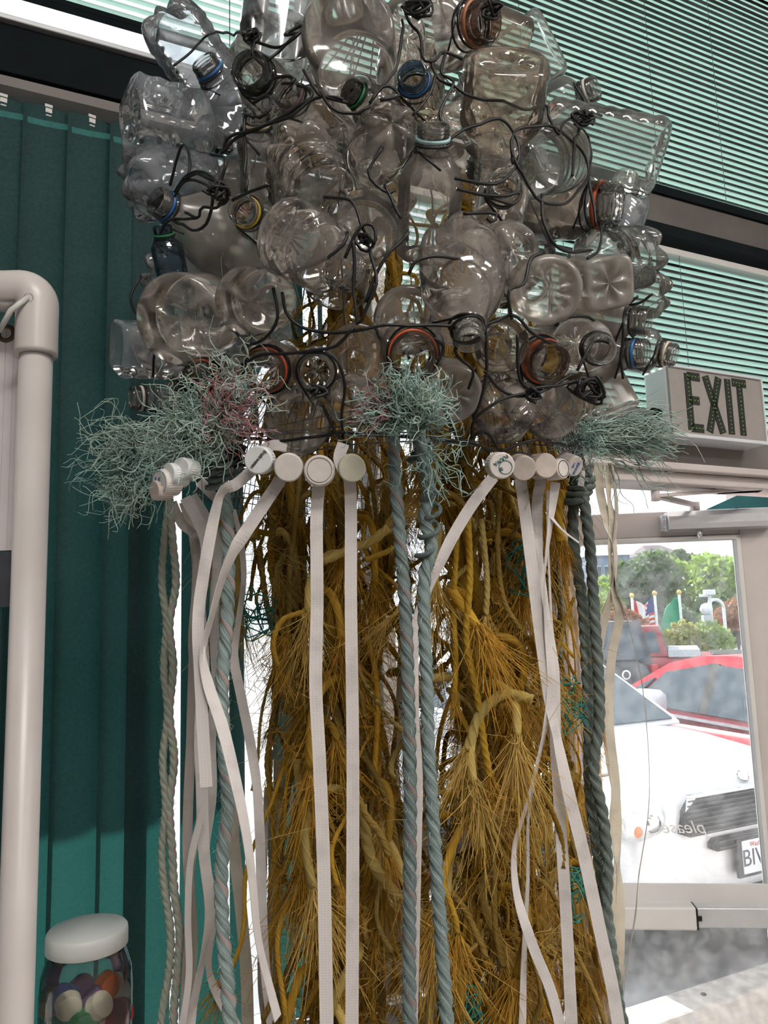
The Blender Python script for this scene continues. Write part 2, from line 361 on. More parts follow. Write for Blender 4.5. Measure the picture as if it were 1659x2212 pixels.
pane('window_3', -3.6, 3.0, 2.968, 3.90)
pane('window_4', -.455, .53, 2.30, 2.855)

# unseen ceiling panels added to light the room; two warm pendants further back
for k, (s, o) in enumerate([(-1.7, 2.6), (0.9, 2.9), (-1.7, 4.6), (0.9, 4.8)]):
    t = empty('ceiling_light', tuple(W(s, 3.97, o)), WROT, label=['square ceiling light panel over the shop floor near the window side', 'square ceiling light panel over the shop floor near the door side', 'square ceiling light panel at the back of the shop, window side', 'square ceiling light panel at the back of the shop, door side'][k], cat='ceiling light', group='ceiling light panels')
    MB().box(-.62, .62, -.32, .32, 0, .03).obj('frame', 'paint_white', t, bevel=.004)
    MB().box(-.58, .58, -.28, .28, -.008, .0).obj('diffuser', 'lamp_glow', t)
for k, (s, o, z) in enumerate([(1.3, 2.1, 2.75), (.55, 3.3, 2.9), (-1.2, 3.4, 2.8)]):
    t = empty('pendant_lamp', tuple(W(s, z, o)), label='warm bulb pendant hanging %s' % ['nearest the door', 'mid shop behind the viewer', 'towards the left wall'][k], cat='lamp', group='warm pendant lamps')
    MB().lathe([(.004, .18), (.03, .17), (.10, .06), (.13, .0), (.128, -.005), (.10, .05), (.03, .15)], 24).obj('lamp_shade', 'frame_dark', t, smooth=True)
    MB().lathe([(.001, -.045), (.02, -.04), (.034, -.01), (.03, .02), (.015, .05), (.014, .08)], 16).obj('bulb', 'bulb_glow', t, smooth=True)
    MB().tube([(0, 0, .17), (0, 0, 4.0 - z)], .004, 6).obj('flex', 'cord', t)

# ---------------------------------------------------------------- vertical vanes
vb = empty('vertical_blind', tuple(W(-1.6, 1.12, -.02)), label='dark teal vertical vane blind over the tall left window', cat='blind')
def vane_mesh(h):
    n = 9; xs = np.linspace(-.0445, .0445, n); ys = .008 * (1 - (xs / .0445) ** 2); v = []; f = []
    for z in (0, h * .25, h * .5, h * .75, h):
        v += [(x, -y, z) for x, y in zip(xs, ys)]
    for i in range(4):
        f += [(i * n + j, i * n + j + 1, (i + 1) * n + j + 1, (i + 1) * n + j) for j in range(n - 1)]
    return mesh('vane', v, f, 'vane_teal')
VH = 2.81 - 1.01
vm = vane_mesh(VH)
clipm = MB().box(-.006, .006, -.013, -.009, -.012, -.003).box(-.007, .007, -.012, .004, .0, .006).box(-.005, .005, -.0125, -.009, -.019, -.0165).mesh('vane_clip', 'paint_white')
inv = Matrix.Translation(Vector(W(-1.6, 1.12, -.02))).inverted()
vspots = [(-2.17 + .0795 * k, math.radians(9 + 3 * math.sin(k * 1.7))) for k in range(10)]
vspots += [(-1.408, math.radians(14)), (-1.308, math.radians(12)), (-1.240, math.radians(56)), (-1.128, math.radians(16)), (-1.052, math.radians(66)), (-.985, math.radians(70))]
for s, a in vspots:
    p = W(s, 1.01, -.02) - W(-1.6, 1.12, -.02)
    o = link('vane', vm, vb, loc=tuple(p), rot=(0, 0, WROT + a))
    link('vane_clip', clipm, o, loc=(0, .004, VH))
hr = MB(); hr.box(-2.0, .70, -.022, .022, 1.705, 1.725)
o = hr.obj('headrail', 'paint_taupe', vb); o.rotation_euler = (0, 0, WROT)

# ---------------------------------------------------------------- horizontal blinds
def hblind(label, s0, s1, z0, z1, cords, tilt=62, pitch=.0212):
    sc = (s0 + s1) / 2; t = empty('venetian_blind', tuple(W(sc, z0, -.035)), WROT, label=label, cat='blind', group='horizontal slat blinds')
    hw = (s1 - s0) / 2; n = 5; v = []; f = []
    for x in (-hw, hw):
        for q in np.linspace(-.0125, .0125, n): v.append((x, q, .0018 * (1 - (q / .0125) ** 2)))
    f = [(j, j + 1, n + j + 1, n + j) for j in range(n - 1)]
    sm = mesh('slat', v, f, 'slat_mint'); zz = .02; i = 0
    while z0 + zz < z1 - .02:
        link('slat', sm, t, loc=(0, 0, zz), rot=(math.radians(tilt + 1.2 * math.sin(i * .9)), 0, 0)); zz += pitch; i += 1
    MB().box(-hw, hw, -.011, .011, -.005, .008).obj('bottom_rail', 'frame_dark' if z0 > 2.9 else 'paint_white', t, bevel=.002)
    MB().box(-hw, hw, -.015, .015, z1 - z0 - .02, z1 - z0).obj('headrail', 'paint_white', t, bevel=.002)
    for c in cords: MB().tube([(c - sc, -.013, 0), (c - sc, -.013, z1 - z0 - .02)], .0011, 4).obj('ladder_cord', 'cord', t)
hblind('pale mint slat blind in the high window above the dark beam, left of the bottles', -3.5, -.78, 3.055, 3.89, (-1.25, -.95))
hblind('large mint slat blind in the high window at upper right', -.77, 2.6, 3.012, 3.89, (-.45, .02, .295, .62))
hblind('mint slat blind in the lower window above the exit sign', -.89, 1.6, 2.315, 2.835, (-.35, .075, .6), tilt=57)

# ---------------------------------------------------------------- exit sign
pm('sign_face', (.34, .315, .30), .35, var=.04, scale=30); pm('sign_side', (.70, .73, .78), .4, var=.03)  # the side's blue-white has the window light in its colour
pm('sign_black', (.008, .009, .008), .5); pm('led_green', (.05, .22, .02), .3, emit=(.30, .75, .06, .22)).cycles.emission_sampling = 'NONE'
SO = .10
def sw(x, y): p = on_wall(x, y, SO); return float(np.dot(p - WP, WD)), float(p[2])
(s0, z1), (s1, _), (_, z0) = sw(1440, 787), sw(1641, 812), sw(1650, 962)
ex = empty('exit_sign', tuple(W((s0 + s1) / 2, z0, SO)), WROT, label='white exit sign with green dot letters above the door header', cat='exit sign')
hw, hh = (s1 - s0) / 2, z1 - z0
MB().box(-hw, hw, .004, .085, 0, hh).obj('housing', 'sign_side', ex, bevel=.008, seg=3)
MB().box(-hw + .002, hw - .002, -.002, .006, .002, hh - .002).obj('face_plate', 'sign_face', ex)
MB().box(-hw, hw, -.008, .004, 0, .010).box(-hw, hw, -.008, .004, hh - .007, hh).box(hw - .006, hw, -.008, .004, 0, hh).obj('bezel', 'sign_side', ex, bevel=.002)
LH = hh * .80; zb = hh * .11
def letter(name, x0, wd, bars):
    mb = MB(); dots = []
    for (a, b, c, d, th) in bars:                      # bar from (a,b) to (c,d) in unit letter space
        p = V(x0 + a * wd, zb + b * LH); q = V(x0 + c * wd, zb + d * LH); t = nrm(q - p); nn = V(-t[1], t[0]) * th / 2
        cs = [p - nn, q - nn, q + nn, p + nn]
        if abs(t[0]) < .95 and abs(t[1]) < .995: pass
        mb.add([(k[0], -.0035, k[1]) for k in cs] + [(k[0], -.0015, k[1]) for k in cs], [(0, 1, 2, 3), (4, 7, 6, 5), (0, 4, 5, 1), (1, 5, 6, 2), (2, 6, 7, 3), (3, 7, 4, 0)])
        L = np.linalg.norm(q - p); m = max(2, int(L / .0105))
        for i in range(m):
            u = p + (q - p) * (i + .5) / m; dots.append(u)
    o = mb.obj(name, 'sign_black', ex); return o, dots
led = mesh('led', *lathe([(.0001, .0018), (.0013, .0013), (.0018, 0), (.0015, -.001)], 6), 'led_green')
T_ = .0225; lw = 2 * hw
LET = [('letter_e', -hw + lw * .175, lw * .145, [(.12, 0, .12, 1, T_), (.12, .955, 1, .955, T_), (.12, .53, .85, .53, T_), (.12, .045, 1, .045, T_)]),
       ('letter_x', -hw + lw * .365, lw * .17, [(.08, 0, .92, 1, T_ * 1.05), (.08, 1, .92, 0, T_ * 1.05)]),
       ('letter_i', -hw + lw * .585, lw * .06, [(.5, 0, .5, 1, T_)]),
       ('letter_t', -hw + lw * .665, lw * .155, [(0, .955, 1, .955, T_), (.5, 0, .5, .95, T_)])]
for nm, x0, wd, bars in LET:
    o, dots = letter(nm, x0, wd, bars)
    for u in dots: link('led', led, o, loc=(u[0], -.0035, u[1]), rot=(math.pi / 2, 0, 0))
cdm = MB(); cdm.tube([(-hw - .17, .04, hh * .36), (-hw - .015, .04, hh * .36)], .008, 10); cdm.obj('conduit', 'paint_taupe', ex, smooth=True)
MB().tube([(-hw - .022, .04, hh * .36), (-hw, .04, hh * .36)], .015, 12).obj('conduit_nut', 'frame_dark', ex)

# ---------------------------------------------------------------- the open glass door
HS = .455; Hh = W(HS, 0, -.05); al = math.radians(31.3)
LE = -WD * math.cos(al) - WN * math.sin(al); LN = V(LE[1], -LE[0], 0)
if np.dot(LN, V(0, -1, 0)) < 0: LN = -LN
DROT = math.atan2(-LE[1], -LE[0])
def dloc(x, y):                                        # pixel on the leaf -> (a from hinge, z)
    r = at(x, y, 1) - CAM; p = CAM + r * (np.dot(Hh - CAM, LN) / np.dot(r, LN)); return float(np.dot(p - Hh, LE)), float(p[2])
door = empty('door_1', tuple(Hh), DROT, kind='structure')      # local -x runs along the leaf, -y faces the room
aI, zT = dloc(1592, 1156); zTop = dloc(1500, 1104)[1]; LW = .93
mb = MB()
mb.box(-aI, 0, -.022, .022, .02, zTop).box(-LW, -LW + .11, -.022, .022, .02, zTop).box(-LW + .11, -aI, -.022, .022, zT, zTop).box(-LW + .11, -aI, -.022, .022, .02, .26)
mb.obj('door_frame', 'paint_pinkwhite', door, bevel=.004)
mb = MB(); e = .014
mb.box(-aI - e, -aI, -.030, .010, .26, zT).box(-LW + .11, -LW + .11 + e, -.030, .010, .26, zT).box(-LW + .11, -aI, -.030, .010, zT - e, zT).box(-LW + .11, -aI, -.030, .010, .26, .26 + e)
mb.obj('glazing_bead', 'paint_white', door, bevel=.003)
MB().box(-LW + .11, -aI, -.003, .003, .26, zT).obj('pane', 'door_glass', door)
zb0 = dloc(1580, 1985)[1]; zb1 = dloc(1580, 1942)[1]; aS = dloc(1490, 1960)[0]
pb = MB().box(-aS, -.03, -.070, -.030, zb0, zb1).obj('push_bar', 'steel_bright', door, bevel=.003)
MB().box(-LW + .05, -aS - .004, -.085, -.028, zb0 - .002, zb1 + .006).obj('push_pad', 'paint_white', pb, bevel=.006)
MB().box(-aS - .004, -aS, -.083, -.03, zb0, zb1 + .002).box(-aS, -aS + .012, -.076, -.066, (zb0 + zb1) / 2 - .006, (zb0 + zb1) / 2 + .006).obj('end_cap', 'sign_black', pb)
MB().box(-LW + .02, -.02, -.030, -.022, zb0 - .01, zb1 + .05).obj('bar_mount', 'paint_white', door)
pm('decal_white', (.9, .9, .92), .5)
ap, zp = dloc(1478, 1787)
o = link('lettering', text_mesh('please', 'please', .050, 'decal_white', .0004, shear=.35, mirror=True), door, loc=(-ap, -.0045, zp), rot=(math.radians(90), 0, 0))
# closer
a0, zc0 = dloc(1432, 1152); a1, zc1 = dloc(1650, 1100); zc1 = zc0 + .057
cl = empty('door_closer', (0, 0, 0)); cl.parent = door
mb = MB().prism([(-.020, zc0), (-.075, zc0 + .004), (-.082, zc0 + .018), (-.082, zc0 + .042), (-.074, zc1), (-.02, zc1)], 0, 1)
v = np.concatenate(mb.v); v = np.stack([-a0 + (a0 - a1) * v[:, 1], v[:, 0], v[:, 2]], 1)
link('closer_body', mesh('closer_body', v, mb.f, 'steel_bright', smooth=False), cl)
MB().box(-a0 - .014, -a0, -.06, -.02, zc0, zc0 + .05).obj('closer_end', 'aluminium', cl, bevel=.002)
for q in (.012, .036): MB().tube([(-a0 - .007, -.064, zc0 + q), (-a0 - .007, -.058, zc0 + q)], .005, 8).obj('screw', 'steel_bright', cl)
MB().tube([(-dloc(1500, 1150)[0], -.05, zc0 - .022), (-dloc(1500, 1150)[0], -.05, zc0)], .008, 8).obj('spindle_cap', 'aluminium', cl, smooth=True)
ins = door.matrix_world
def to_door(p):
    q = np.asarray(p) - Hh; return (-float(np.dot(q, LE)), -float(np.dot(q, LN)), float(q[2]))
pe = on_wall(1416, 1071, -.02) ; ps = on_wall(1620, 1056, -.03); pk = V(*Hh) + LE * dloc(1490, 1105)[0] + LN * .05 + V(0, 0, zc1 + .02)
def bar(mb, a, b, wx, wz):
    a = np.asarray(to_door(a)); b = np.asarray(to_door(b)); v, f, _ = sweep(np.array([a, b]), [(-wx, -wz), (wx, -wz), (wx, wz), (-wx, wz)], 1., ref=(0, 0, 1)); mb.add(v, f)
mb = MB(); bar(mb, ps, pe, .009, .0045); mb.obj('arm', 'paint_pinkwhite', cl)
mb = MB(); bar(mb, pe, pk, .009, .006); mb.obj('arm', 'paint_pinkwhite', cl)
q = to_door(pe); MB().tube([(q[0], q[1], q[2] - .014), (q[0], q[1], q[2] + .014)], .012, 10).obj('elbow', 'paint_pinkwhite', cl, smooth=True)
q = to_door(pk); MB().tube([(q[0], q[1], q[2] - .026), (q[0], q[1], q[2] + .008)], .016, 10).obj('arm_boss', 'paint_pinkwhite', cl, smooth=True)
q = to_door(ps); MB().box(q[0] - .09, q[0] + .03, q[1] - .02, q[1] + .02, q[2] + .006, 2.128).obj('arm_bracket', 'aluminium', cl)

# ================================================================ OUTSIDE
pm('asphalt', (.26, .26, .27), .9, var=.2, scale=9, coords='Generated', bump=0)
pm('pavement', (.52, .50, .48), .9, var=.12, scale=4)
pm('concrete', (.44, .41, .38), .9, var=.3, scale=14, bump=.3)
pm('car_silver', (.74, .77, .82), .28, metal=.25, var=.03); pm('car_red', (.46, .012, .03), .25, var=.05, spec=.6); pm('car_maroon', (.30, .012, .025), .3, var=.1, spec=.6)
pm('car_dark', (.045, .05, .06), .3, var=.1); pm('car_glass', (.05, .075, .10), .08, var=.1, spec=.7); pm('rubber', (.02, .02, .02), .8); pm('grille_dark', (.02, .022, .026), .5)
pm('plate_white', (.75, .80, .86), .5, var=.08, scale=10); pm('ink_navy', (.02, .03, .08), .5); pm('ink_red', (.5, .04, .05), .5)
pm('lamp_lens', (.75, .78, .82), .15, var=.2, scale=12, metal=.3); pm('amber', (.7, .25, .08), .3)
pm('leaf_light', (.28, .40, .11), .7, var=.45, scale=.9, trans=.4, tcol=(.35, .5, .10)); pm('leaf_dark', (.13, .20, .11), .7, var=.4, scale=.9, trans=.3, tcol=(.18, .3, .08)); pm('leaf_yellow', (.42, .44, .12), .7, var=.3, scale=1.2, trans=.35, tcol=(.5, .5, .1)); pm('leaf_rust', (.36, .16, .07), .7, var=.3, scale=1.2, trans=.3)
pm('bark', (.10, .075, .06), .9); pm('roof_brown', (.13, .10, .12), .8, var=.2, scale=4); pm('wall_pale', (.52, .55, .58), .8, var=.1); pm('wall_blue', (.20, .26, .36), .6, var=.2, scale=3)
pm('pole_white', (.72, .75, .78), .4); pm('flag_red', (.62, .05, .04), .7, trans=.3); pm('flag_white', (.8, .8, .8), .7, trans=.3); pm('flag_blue', (.04, .06, .30), .7, trans=.3); pm('flag_green', (.01, .36, .20), .7, trans=.3); pm('gold', (.7, .5, .15), .3, metal=.8)
pm('awning_teal', (.012, .10, .11), .8); pm('chrome', (.8, .8, .82), .15, metal=1.)

def ground_z(y): return 0.0 if y < 6 else -.032 * (y - 6)
v = []; f = []
for i, y in enumerate([0, 6, 19, 40, 120]):
    z = ground_z(y) if y < 25 else -.6
    for x in (-70, 70): v.append(np.array(WP) * V(1, 1, 0) - WN * (y + .13) + WD * x + V(0, 0, z - .012))
    if i: f.append((2 * i - 2, 2 * i - 1, 2 * i + 1, 2 * i))
link('ground', mesh('ground', v, f, 'asphalt', smooth=False), kind='structure')
wobj('pavement', 'pavement', (-9, 12, -1.05, -.13, -.05, .0), kind='structure')

def loft(st, k=20, p=3.2):
    """st: (x, half width, z bottom, z top) sections of a car body"""
    v = []; th = np.arange(k) * 2 * math.pi / k; n = len(st)
    for (x, w_, zb_, zt_) in st:
        for a in th:
            c, s = math.cos(a), math.sin(a); r = (abs(c) ** p + abs(s) ** p) ** (-1 / p)
            v.append((x, w_ * c * r, (zb_ + zt_) / 2 + (zt_ - zb_) / 2 * s * r))
    f = [(i * k + j, i * k + (j + 1) % k, (i + 1) * k + (j + 1) % k, (i + 1) * k + j) for i in range(n - 1) for j in range(k)]
    f += [tuple(range(k))[::-1], tuple((n - 1) * k + j for j in range(k))]
    return v, f
def house(base, top, zb_, zt_, wb_, wt_):
    """greenhouse between a base and a roof outline along x"""
    v = [(base[0], -wb_, zb_), (base[1], -wb_, zb_), (base[1], wb_, zb_), (base[0], wb_, zb_), (top[0], -wt_, zt_), (top[1], -wt_, zt_), (top[1], wt_, zt_), (top[0], wt_, zt_)]
    return v, [(0, 3, 2, 1), (4, 5, 6, 7), (0, 1, 5, 4), (1, 2, 6, 5), (2, 3, 7, 6), (3, 0, 4, 7)]
def lerp(a, b, t): return tuple(np.asarray(a) + (np.asarray(b) - np.asarray(a)) * t)
def side_pane(name, par, quad, off, mat='car_glass'):
    q = np.array(quad, float); n = nrm(np.cross(q[1] - q[0], q[3] - q[0])); a = q + n * off; b = q - n * .01
    link(name, mesh(name, np.vstack([a, b]), [(0, 1, 2, 3), (7, 6, 5, 4), (0, 4, 5, 1), (1, 5, 6, 2), (2, 6, 7, 3), (3, 7, 4, 0)], mat, smooth=False), par)
def wheels(par, xs, w_, r=.32):
    for x in xs:
        for s in (-1, 1):
            wv, wf = lathe([(.001, -.1), (r * .62, -.1), (r * .9, -.105), (r, -.08), (r, .08), (r * .9, .105), (r * .62, .1), (.001, .1)], 24)
            o = link('wheel', mesh('wheel', wv, wf, 'rubber'), par, loc=(x, s * (w_ - .11), r), rot=(math.pi / 2, 0, 0))
            hv, hf = lathe([(.001, .0), (r * .5, .0), (r * .58, -.02)], 16)
            link('hub_cap', mesh('hub_cap', hv, hf, 'chrome'), o, loc=(0, 0, -s * .108))
# --- silver car, nose to the shop
P = at(1640, 1850, 3.98)
sc_ = empty('silver_car', (P[0], P[1], 0), math.atan2(WN[1], WN[0]), label='silver car parked nose towards the glass door', cat='car')
wd = .90
bv, bf = loft([(-4.5, wd * .8, .35, .95), (-4.3, wd * .95, .25, 1.02), (-3.2, wd, .22, 1.02), (-1.4, wd, .22, 1.02), (-.9, wd, .22, .99), (-.4, wd * .98, .22, .94), (-.12, wd * .95, .22, .90), (-.02, wd * .90, .24, .86), (.0, wd * .80, .30, .80)], 28, 4.2)
link('body', mesh('body', bv, bf, 'car_silver'), sc_)
gv, gf = house((-4.1, -1.15), (-3.4, -1.95), .98, 1.47, .80, .62)
g = link('cabin', mesh('cabin', gv, gf, 'car_silver', smooth=False), sc_); b = g.modifiers.new('bevel', 'BEVEL'); b.width = .06; b.segments = 3
b0, b1, t0, t1 = (-1.15, -.80, .98), (-1.15, .80, .98), (-1.95, -.62, 1.47), (-1.95, .62, 1.47)
side_pane('windscreen', sc_, [lerp(lerp(b0, b1, .06), lerp(t0, t1, .06), .08), lerp(lerp(b0, b1, .94), lerp(t0, t1, .94), .08), lerp(lerp(b0, b1, .94), lerp(t0, t1, .94), .9), lerp(lerp(b0, b1, .06), lerp(t0, t1, .06), .9)], .012)
for s in (-1, 1):
    for xa, xb in ((-2.35, -1.5), (-3.35, -2.45)):
        side_pane('side_window', sc_, [(xa, s * .785, 1.03), (xb, s * .785, 1.03), (max(xa, -3.3) + (.0), s * .655, 1.39), (xb - (.35 if xb == -1.5 else 0), s * .655, 1.39)][::s], .015)
    mv, mf = loft([(-1.86, .10, .98, 1.10), (-1.80, .15, .95, 1.15), (-1.66, .15, .95, 1.15), (-1.62, .10, .98, 1.12)], 12, 3)
    mo = link('wing_mirror', mesh('wing_mirror', mv, mf, 'car_silver'), sc_, loc=(0, s * (wd + .06), .02))
wheels(sc_, (-.85, -3.6), wd)
def grille(par, name, pts, x, slats, mat='grille_dark'):
    o = link(name, mesh(name, [(x, y, z) for y, z in pts] + [(x - .07, y, z) for y, z in pts], [tuple(range(len(pts)))] + [tuple(range(len(pts), 2 * len(pts)))[::-1]] + [(i, (i + 1) % len(pts), len(pts) + (i + 1) % len(pts), len(pts) + i) for i in range(len(pts))], mat, smooth=False), par)
    ys = [p[0] for p in pts]; zs = [p[1] for p in pts]
    for k in range(slats):
        z = min(zs) + (max(zs) - min(zs)) * (k + .5) / slats; ins = .03 + .05 * abs((k + .5) / slats - .5)
        MB().box(x, x + .006, min(ys) + ins, max(ys) - ins, z - .004, z + .004).obj('grille_slat', 'car_dark', o)
grille(sc_, 'upper_grille', [(-.55, .70), (-.50, .68), (.50, .68), (.55, .70), (.52, .80), (.44, .86), (-.44, .86), (-.52, .80)], .03, 8)
grille(sc_, 'middle_grille', [(-.36, .605), (-.33, .59), (.33, .59), (.36, .605), (.36, .63), (.33, .65), (-.33, .65), (-.36, .63)], .035, 2)
grille(sc_, 'lower_intake', [(-.40, .30), (-.36, .285), (.36, .285), (.40, .30), (.40, .37), (.36, .39), (-.36, .39), (-.40, .37)], .03, 3)
MB().box(.02, .05, -.50, .50, .863, .875).obj('grille_trim', 'chrome', sc_, bevel=.004)
for s in (-1, 1):
    hv, hf = loft([(-.22, .10, .66, .80), (-.10, .15, .63, .81), (-.015, .145, .64, .79), (.0, .11, .66, .77)], 18, 3)
    o = link('headlight', mesh('headlight', hv, hf, 'lamp_lens'), sc_, loc=(0, s * .74, .05))
    lv, lf = lathe([(.001, .03), (.03, .025), (.05, .0)], 16); link('bulb_reflector', mesh('bulb_reflector', lv, lf, 'chrome'), o, loc=(-.005, s * -.04, .715), rot=(0, math.pi / 2, 0))
    link('indicator', mesh('indicator', *lathe([(.001, .02), (.02, .015), (.03, .0)], 12), 'amber'), o, loc=(-.005, s * .06, .69), rot=(0, math.pi / 2, 0))
    lv, lf = lathe([(.001, .02), (.035, .018), (.05, .0), (.05, -.02)], 16); link('fog_lamp', mesh('fog_lamp', lv, lf, 'lamp_lens'), sc_, loc=(-.0, s * .60, .37), rot=(0, math.pi / 2, 0))
MB().lathe([(.001, .012), (.035, .01), (.045, .0), (.045, -.01)], 20).obj('bonnet_badge', 'chrome', sc_, smooth=True, loc=(-.10, 0, .845), rot=(0, math.radians(70), 0)) if False else None
bo = MB().lathe([(.001, .012), (.035, .01), (.045, .0), (.045, -.01)], 20).obj('bonnet_badge', 'chrome', sc_, smooth=True); bo.location = (-.06, 0, .91); bo.rotation_euler = (0, math.radians(60), 0)
npz = MB().box(.045, .052, -.155, .155, .415, .575).obj('number_plate', 'plate_white', sc_, bevel=.004); npz.location = (0, -.02, .045)
MB().box(.03, .046, -.185, .185, .40, .585).obj('plate_holder', 'grille_dark', npz)
link('lettering', text_mesh('plate_text', 'BIW', .115, 'ink_navy', .0006), npz, loc=(.053, -.055, .488), rot=(math.radians(90), 0, math.radians(90)))
link('lettering', text_mesh('plate_state', 'Washington', .034, 'ink_red', .0006), npz, loc=(.053, -.02, .553), rot=(math.radians(90), 0, math.radians(90)))
# --- red saloon beyond it
rc = empty('red_saloon', (3.33, 6.72, -.03), math.atan2(.96, -.28), label='bright red saloon parked beyond the silver car', cat='car')
bv, bf = loft([(-2.25, .62, .40, .90), (-2.15, .78, .28, 1.0), (-1.2, .87, .22, .99), (0, .88, .20, .95), (1.2, .87, .20, .93), (1.9, .82, .22, .80), (2.25, .62, .32, .66)], 24, 4)
link('body', mesh('body', bv, bf, 'car_red'), rc)
roof = [(-1.75, .92), (-1.25, 1.22), (-.75, 1.37), (-.2, 1.42), (.25, 1.405), (.62, 1.33), (1.05, 1.13), (1.45, .92)]
n = len(roof); v = []
for (x, z) in roof:
    wt = .78 - .20 * max(0, (z - .92) / .5); v += [(x, -.80, .90), (x, -wt, z), (x, wt, z), (x, .80, .90)]
f = [(4 * i + j, 4 * i + j + 1, 4 * i + 5 + j, 4 * i + 4 + j) for i in range(n - 1) for j in range(3)]
link('roof_shell', mesh('roof_shell', v, f, 'car_red', smooth=False), rc)
def sidep(x, z): return (x, .80 - .20 * max(0, (z - .92) / .5) - .0, z)
for quad in ([sidep(.05, .95), sidep(.98, .95), sidep(.60, 1.25), sidep(.05, 1.34)], [sidep(-.85, .95), sidep(-.06, .95), sidep(-.06, 1.34), sidep(-.62, 1.31)], [sidep(1.03, .95), sidep(1.28, .95), sidep(.80, 1.17), sidep(.74, 1.19)]):
    side_pane('side_window', rc, quad, .012)
side_pane('door_pillar', rc, [sidep(-.07, .95), sidep(.06, .95), sidep(.05, 1.35), sidep(-.06, 1.35)], .018, 'grille_dark')
MB().box(-1.9, 1.5, .875, .884, .905, .93).obj('waist_trim', 'chrome', rc)
MB().box(-.25, -.10, .87, .905, .78, .80).obj('door_handle', 'chrome', rc, bevel=.005)
mv, mf = loft([(.80, .06, .90, 1.0), (.85, .10, .87, 1.05), (.95, .10, .88, 1.04), (1.0, .05, .91, 1.0)], 12, 2.6)
link('wing_mirror', mesh('wing_mirror', mv, mf, 'car_dark'), rc, loc=(0, 1.0, -.06))
wheels(rc, (-1.35, 1.35), .88)
# --- maroon pickup far behind
P = at(1440, 1420, 19.0); gz = -.42
tr = empty('pickup_truck', (P[0], P[1], gz), math.pi - .35, label='maroon pickup truck with pale tool box across its bed', cat='truck')
bv, bf = loft([(-2.9, .95, .45, 1.08), (-2.8, .98, .42, 1.10), (-.1, .98, .42, 1.10), (0.0, .98, .42, 1.12), (1.6, .98, .42, 1.12), (2.6, .96, .42, 1.08), (2.8, .85, .45, .98)], 20, 7)
link('body', mesh('body', bv, bf, 'car_maroon'), tr)
gv, gf = house((-.05, 1.75), (.12, 1.15), 1.08, 1.78, .90, .74); link('cab', mesh('cab', gv, gf, 'car_maroon', smooth=False), tr)
side_pane('side_window', tr, [(.55, .885, 1.16), (1.15, .885, 1.16), (.98, .775, 1.66), (.55, .775, 1.66)], .01)
side_pane('side_window', tr, [(.12, .885, 1.16), (.45, .885, 1.16), (.45, .775, 1.66), (.20, .775, 1.66)], .01)
for k in range(4):
    a, b = -.66 + .335 * k, -.66 + .335 * k + .30
    side_pane('rear_window', tr, [(-.03, a, 1.2), (.10, a * .85, 1.68), (.10, b * .85, 1.68), (-.03, b, 1.2)], .02)
MB().box(-.75, -.05, -.9, .99, 1.06, 1.24).obj('tool_box', 'wall_pale', tr, bevel=.02)
MB().box(-2.9, -1.0, -.99, .99, 1.06, 1.12).obj('bed_rail', 'rubber', tr, bevel=.02)
wheels(tr, (-1.75, 1.8), .98, .38)
for x in (-1.75,):
    av, af = lathe([(.40, -.01), (.47, -.01), (.47, .01), (.40, .01)], 24); link('arch_trim', mesh('arch_trim', av, af, 'chrome'), tr, loc=(x, .985, .45), rot=(math.pi / 2, 0, 0))
# --- dark van
P = at(1300, 1450, 12.0)
vn = empty('dark_van', (P[0], P[1], -.2), math.radians(100), label='dark grey van seen from behind beside the pickup', cat='car')
bv, bf = loft([(-.1, .80, .4, 1.1), (0, .88, .32, 1.2), (.3, .9, .3, 1.2), (3.8, .9, .3, 1.15), (4.2, .75, .35, .9)], 20, 6); link('body', mesh('body', bv, bf, 'car_dark'), vn)
gv, gf = house((.0, 3.1), (.12, 2.3), 1.1, 1.80, .88, .76); link('cabin', mesh('cabin', gv, gf, 'car_dark', smooth=False), vn)
side_pane('rear_window', vn, [(.005, -.75, 1.2), (.10, -.68, 1.7), (.10, .68, 1.7), (.005, .75, 1.2)], .02)
for s in (-1, 1): MB().box(-.12, .02, s * .84 - .06, s * .84 + .06, .75, 1.12).obj('tail_light', 'ink_red', vn, bevel=.02)
o = MB().lathe([(.03, 0), (.075, .0), (.075, .01), (.05, .012)], 20).obj('badge', 'chrome', vn); o.location = (-.10, -.35, .98); o.rotation_euler = (0, -math.pi / 2, 0)
for z in (.72, .62): MB().box(-.115, -.10, -.62, -.32, z, z + .07).obj('sticker', 'plate_white', vn)
wheels(vn, (.8, 3.2), .9)
# --- kerb, wheel stop
P = at(1520, 2150, 3.35)
ws = empty('wheel_stop', (P[0], P[1], -.012), WANG, label='rough concrete wheel stop in front of the silver car', cat='kerb')
MB().prism([(-.13, 0), (.13, 0), (.10, .10), (.08, .135), (-.08, .135), (-.10, .10)], -.62, 2.2, fn=lambda x, y, z: (y, x, z)).obj('stop_block', 'concrete', ws, bevel=.012)
for x in (.0, 1.5): MB().lathe([(.001, .14), (.012, .14), (.014, .132)], 8, fn=lambda a, b, c, x=x: (a + x, b, c)).obj('fixing_bolt', 'rubber', ws)
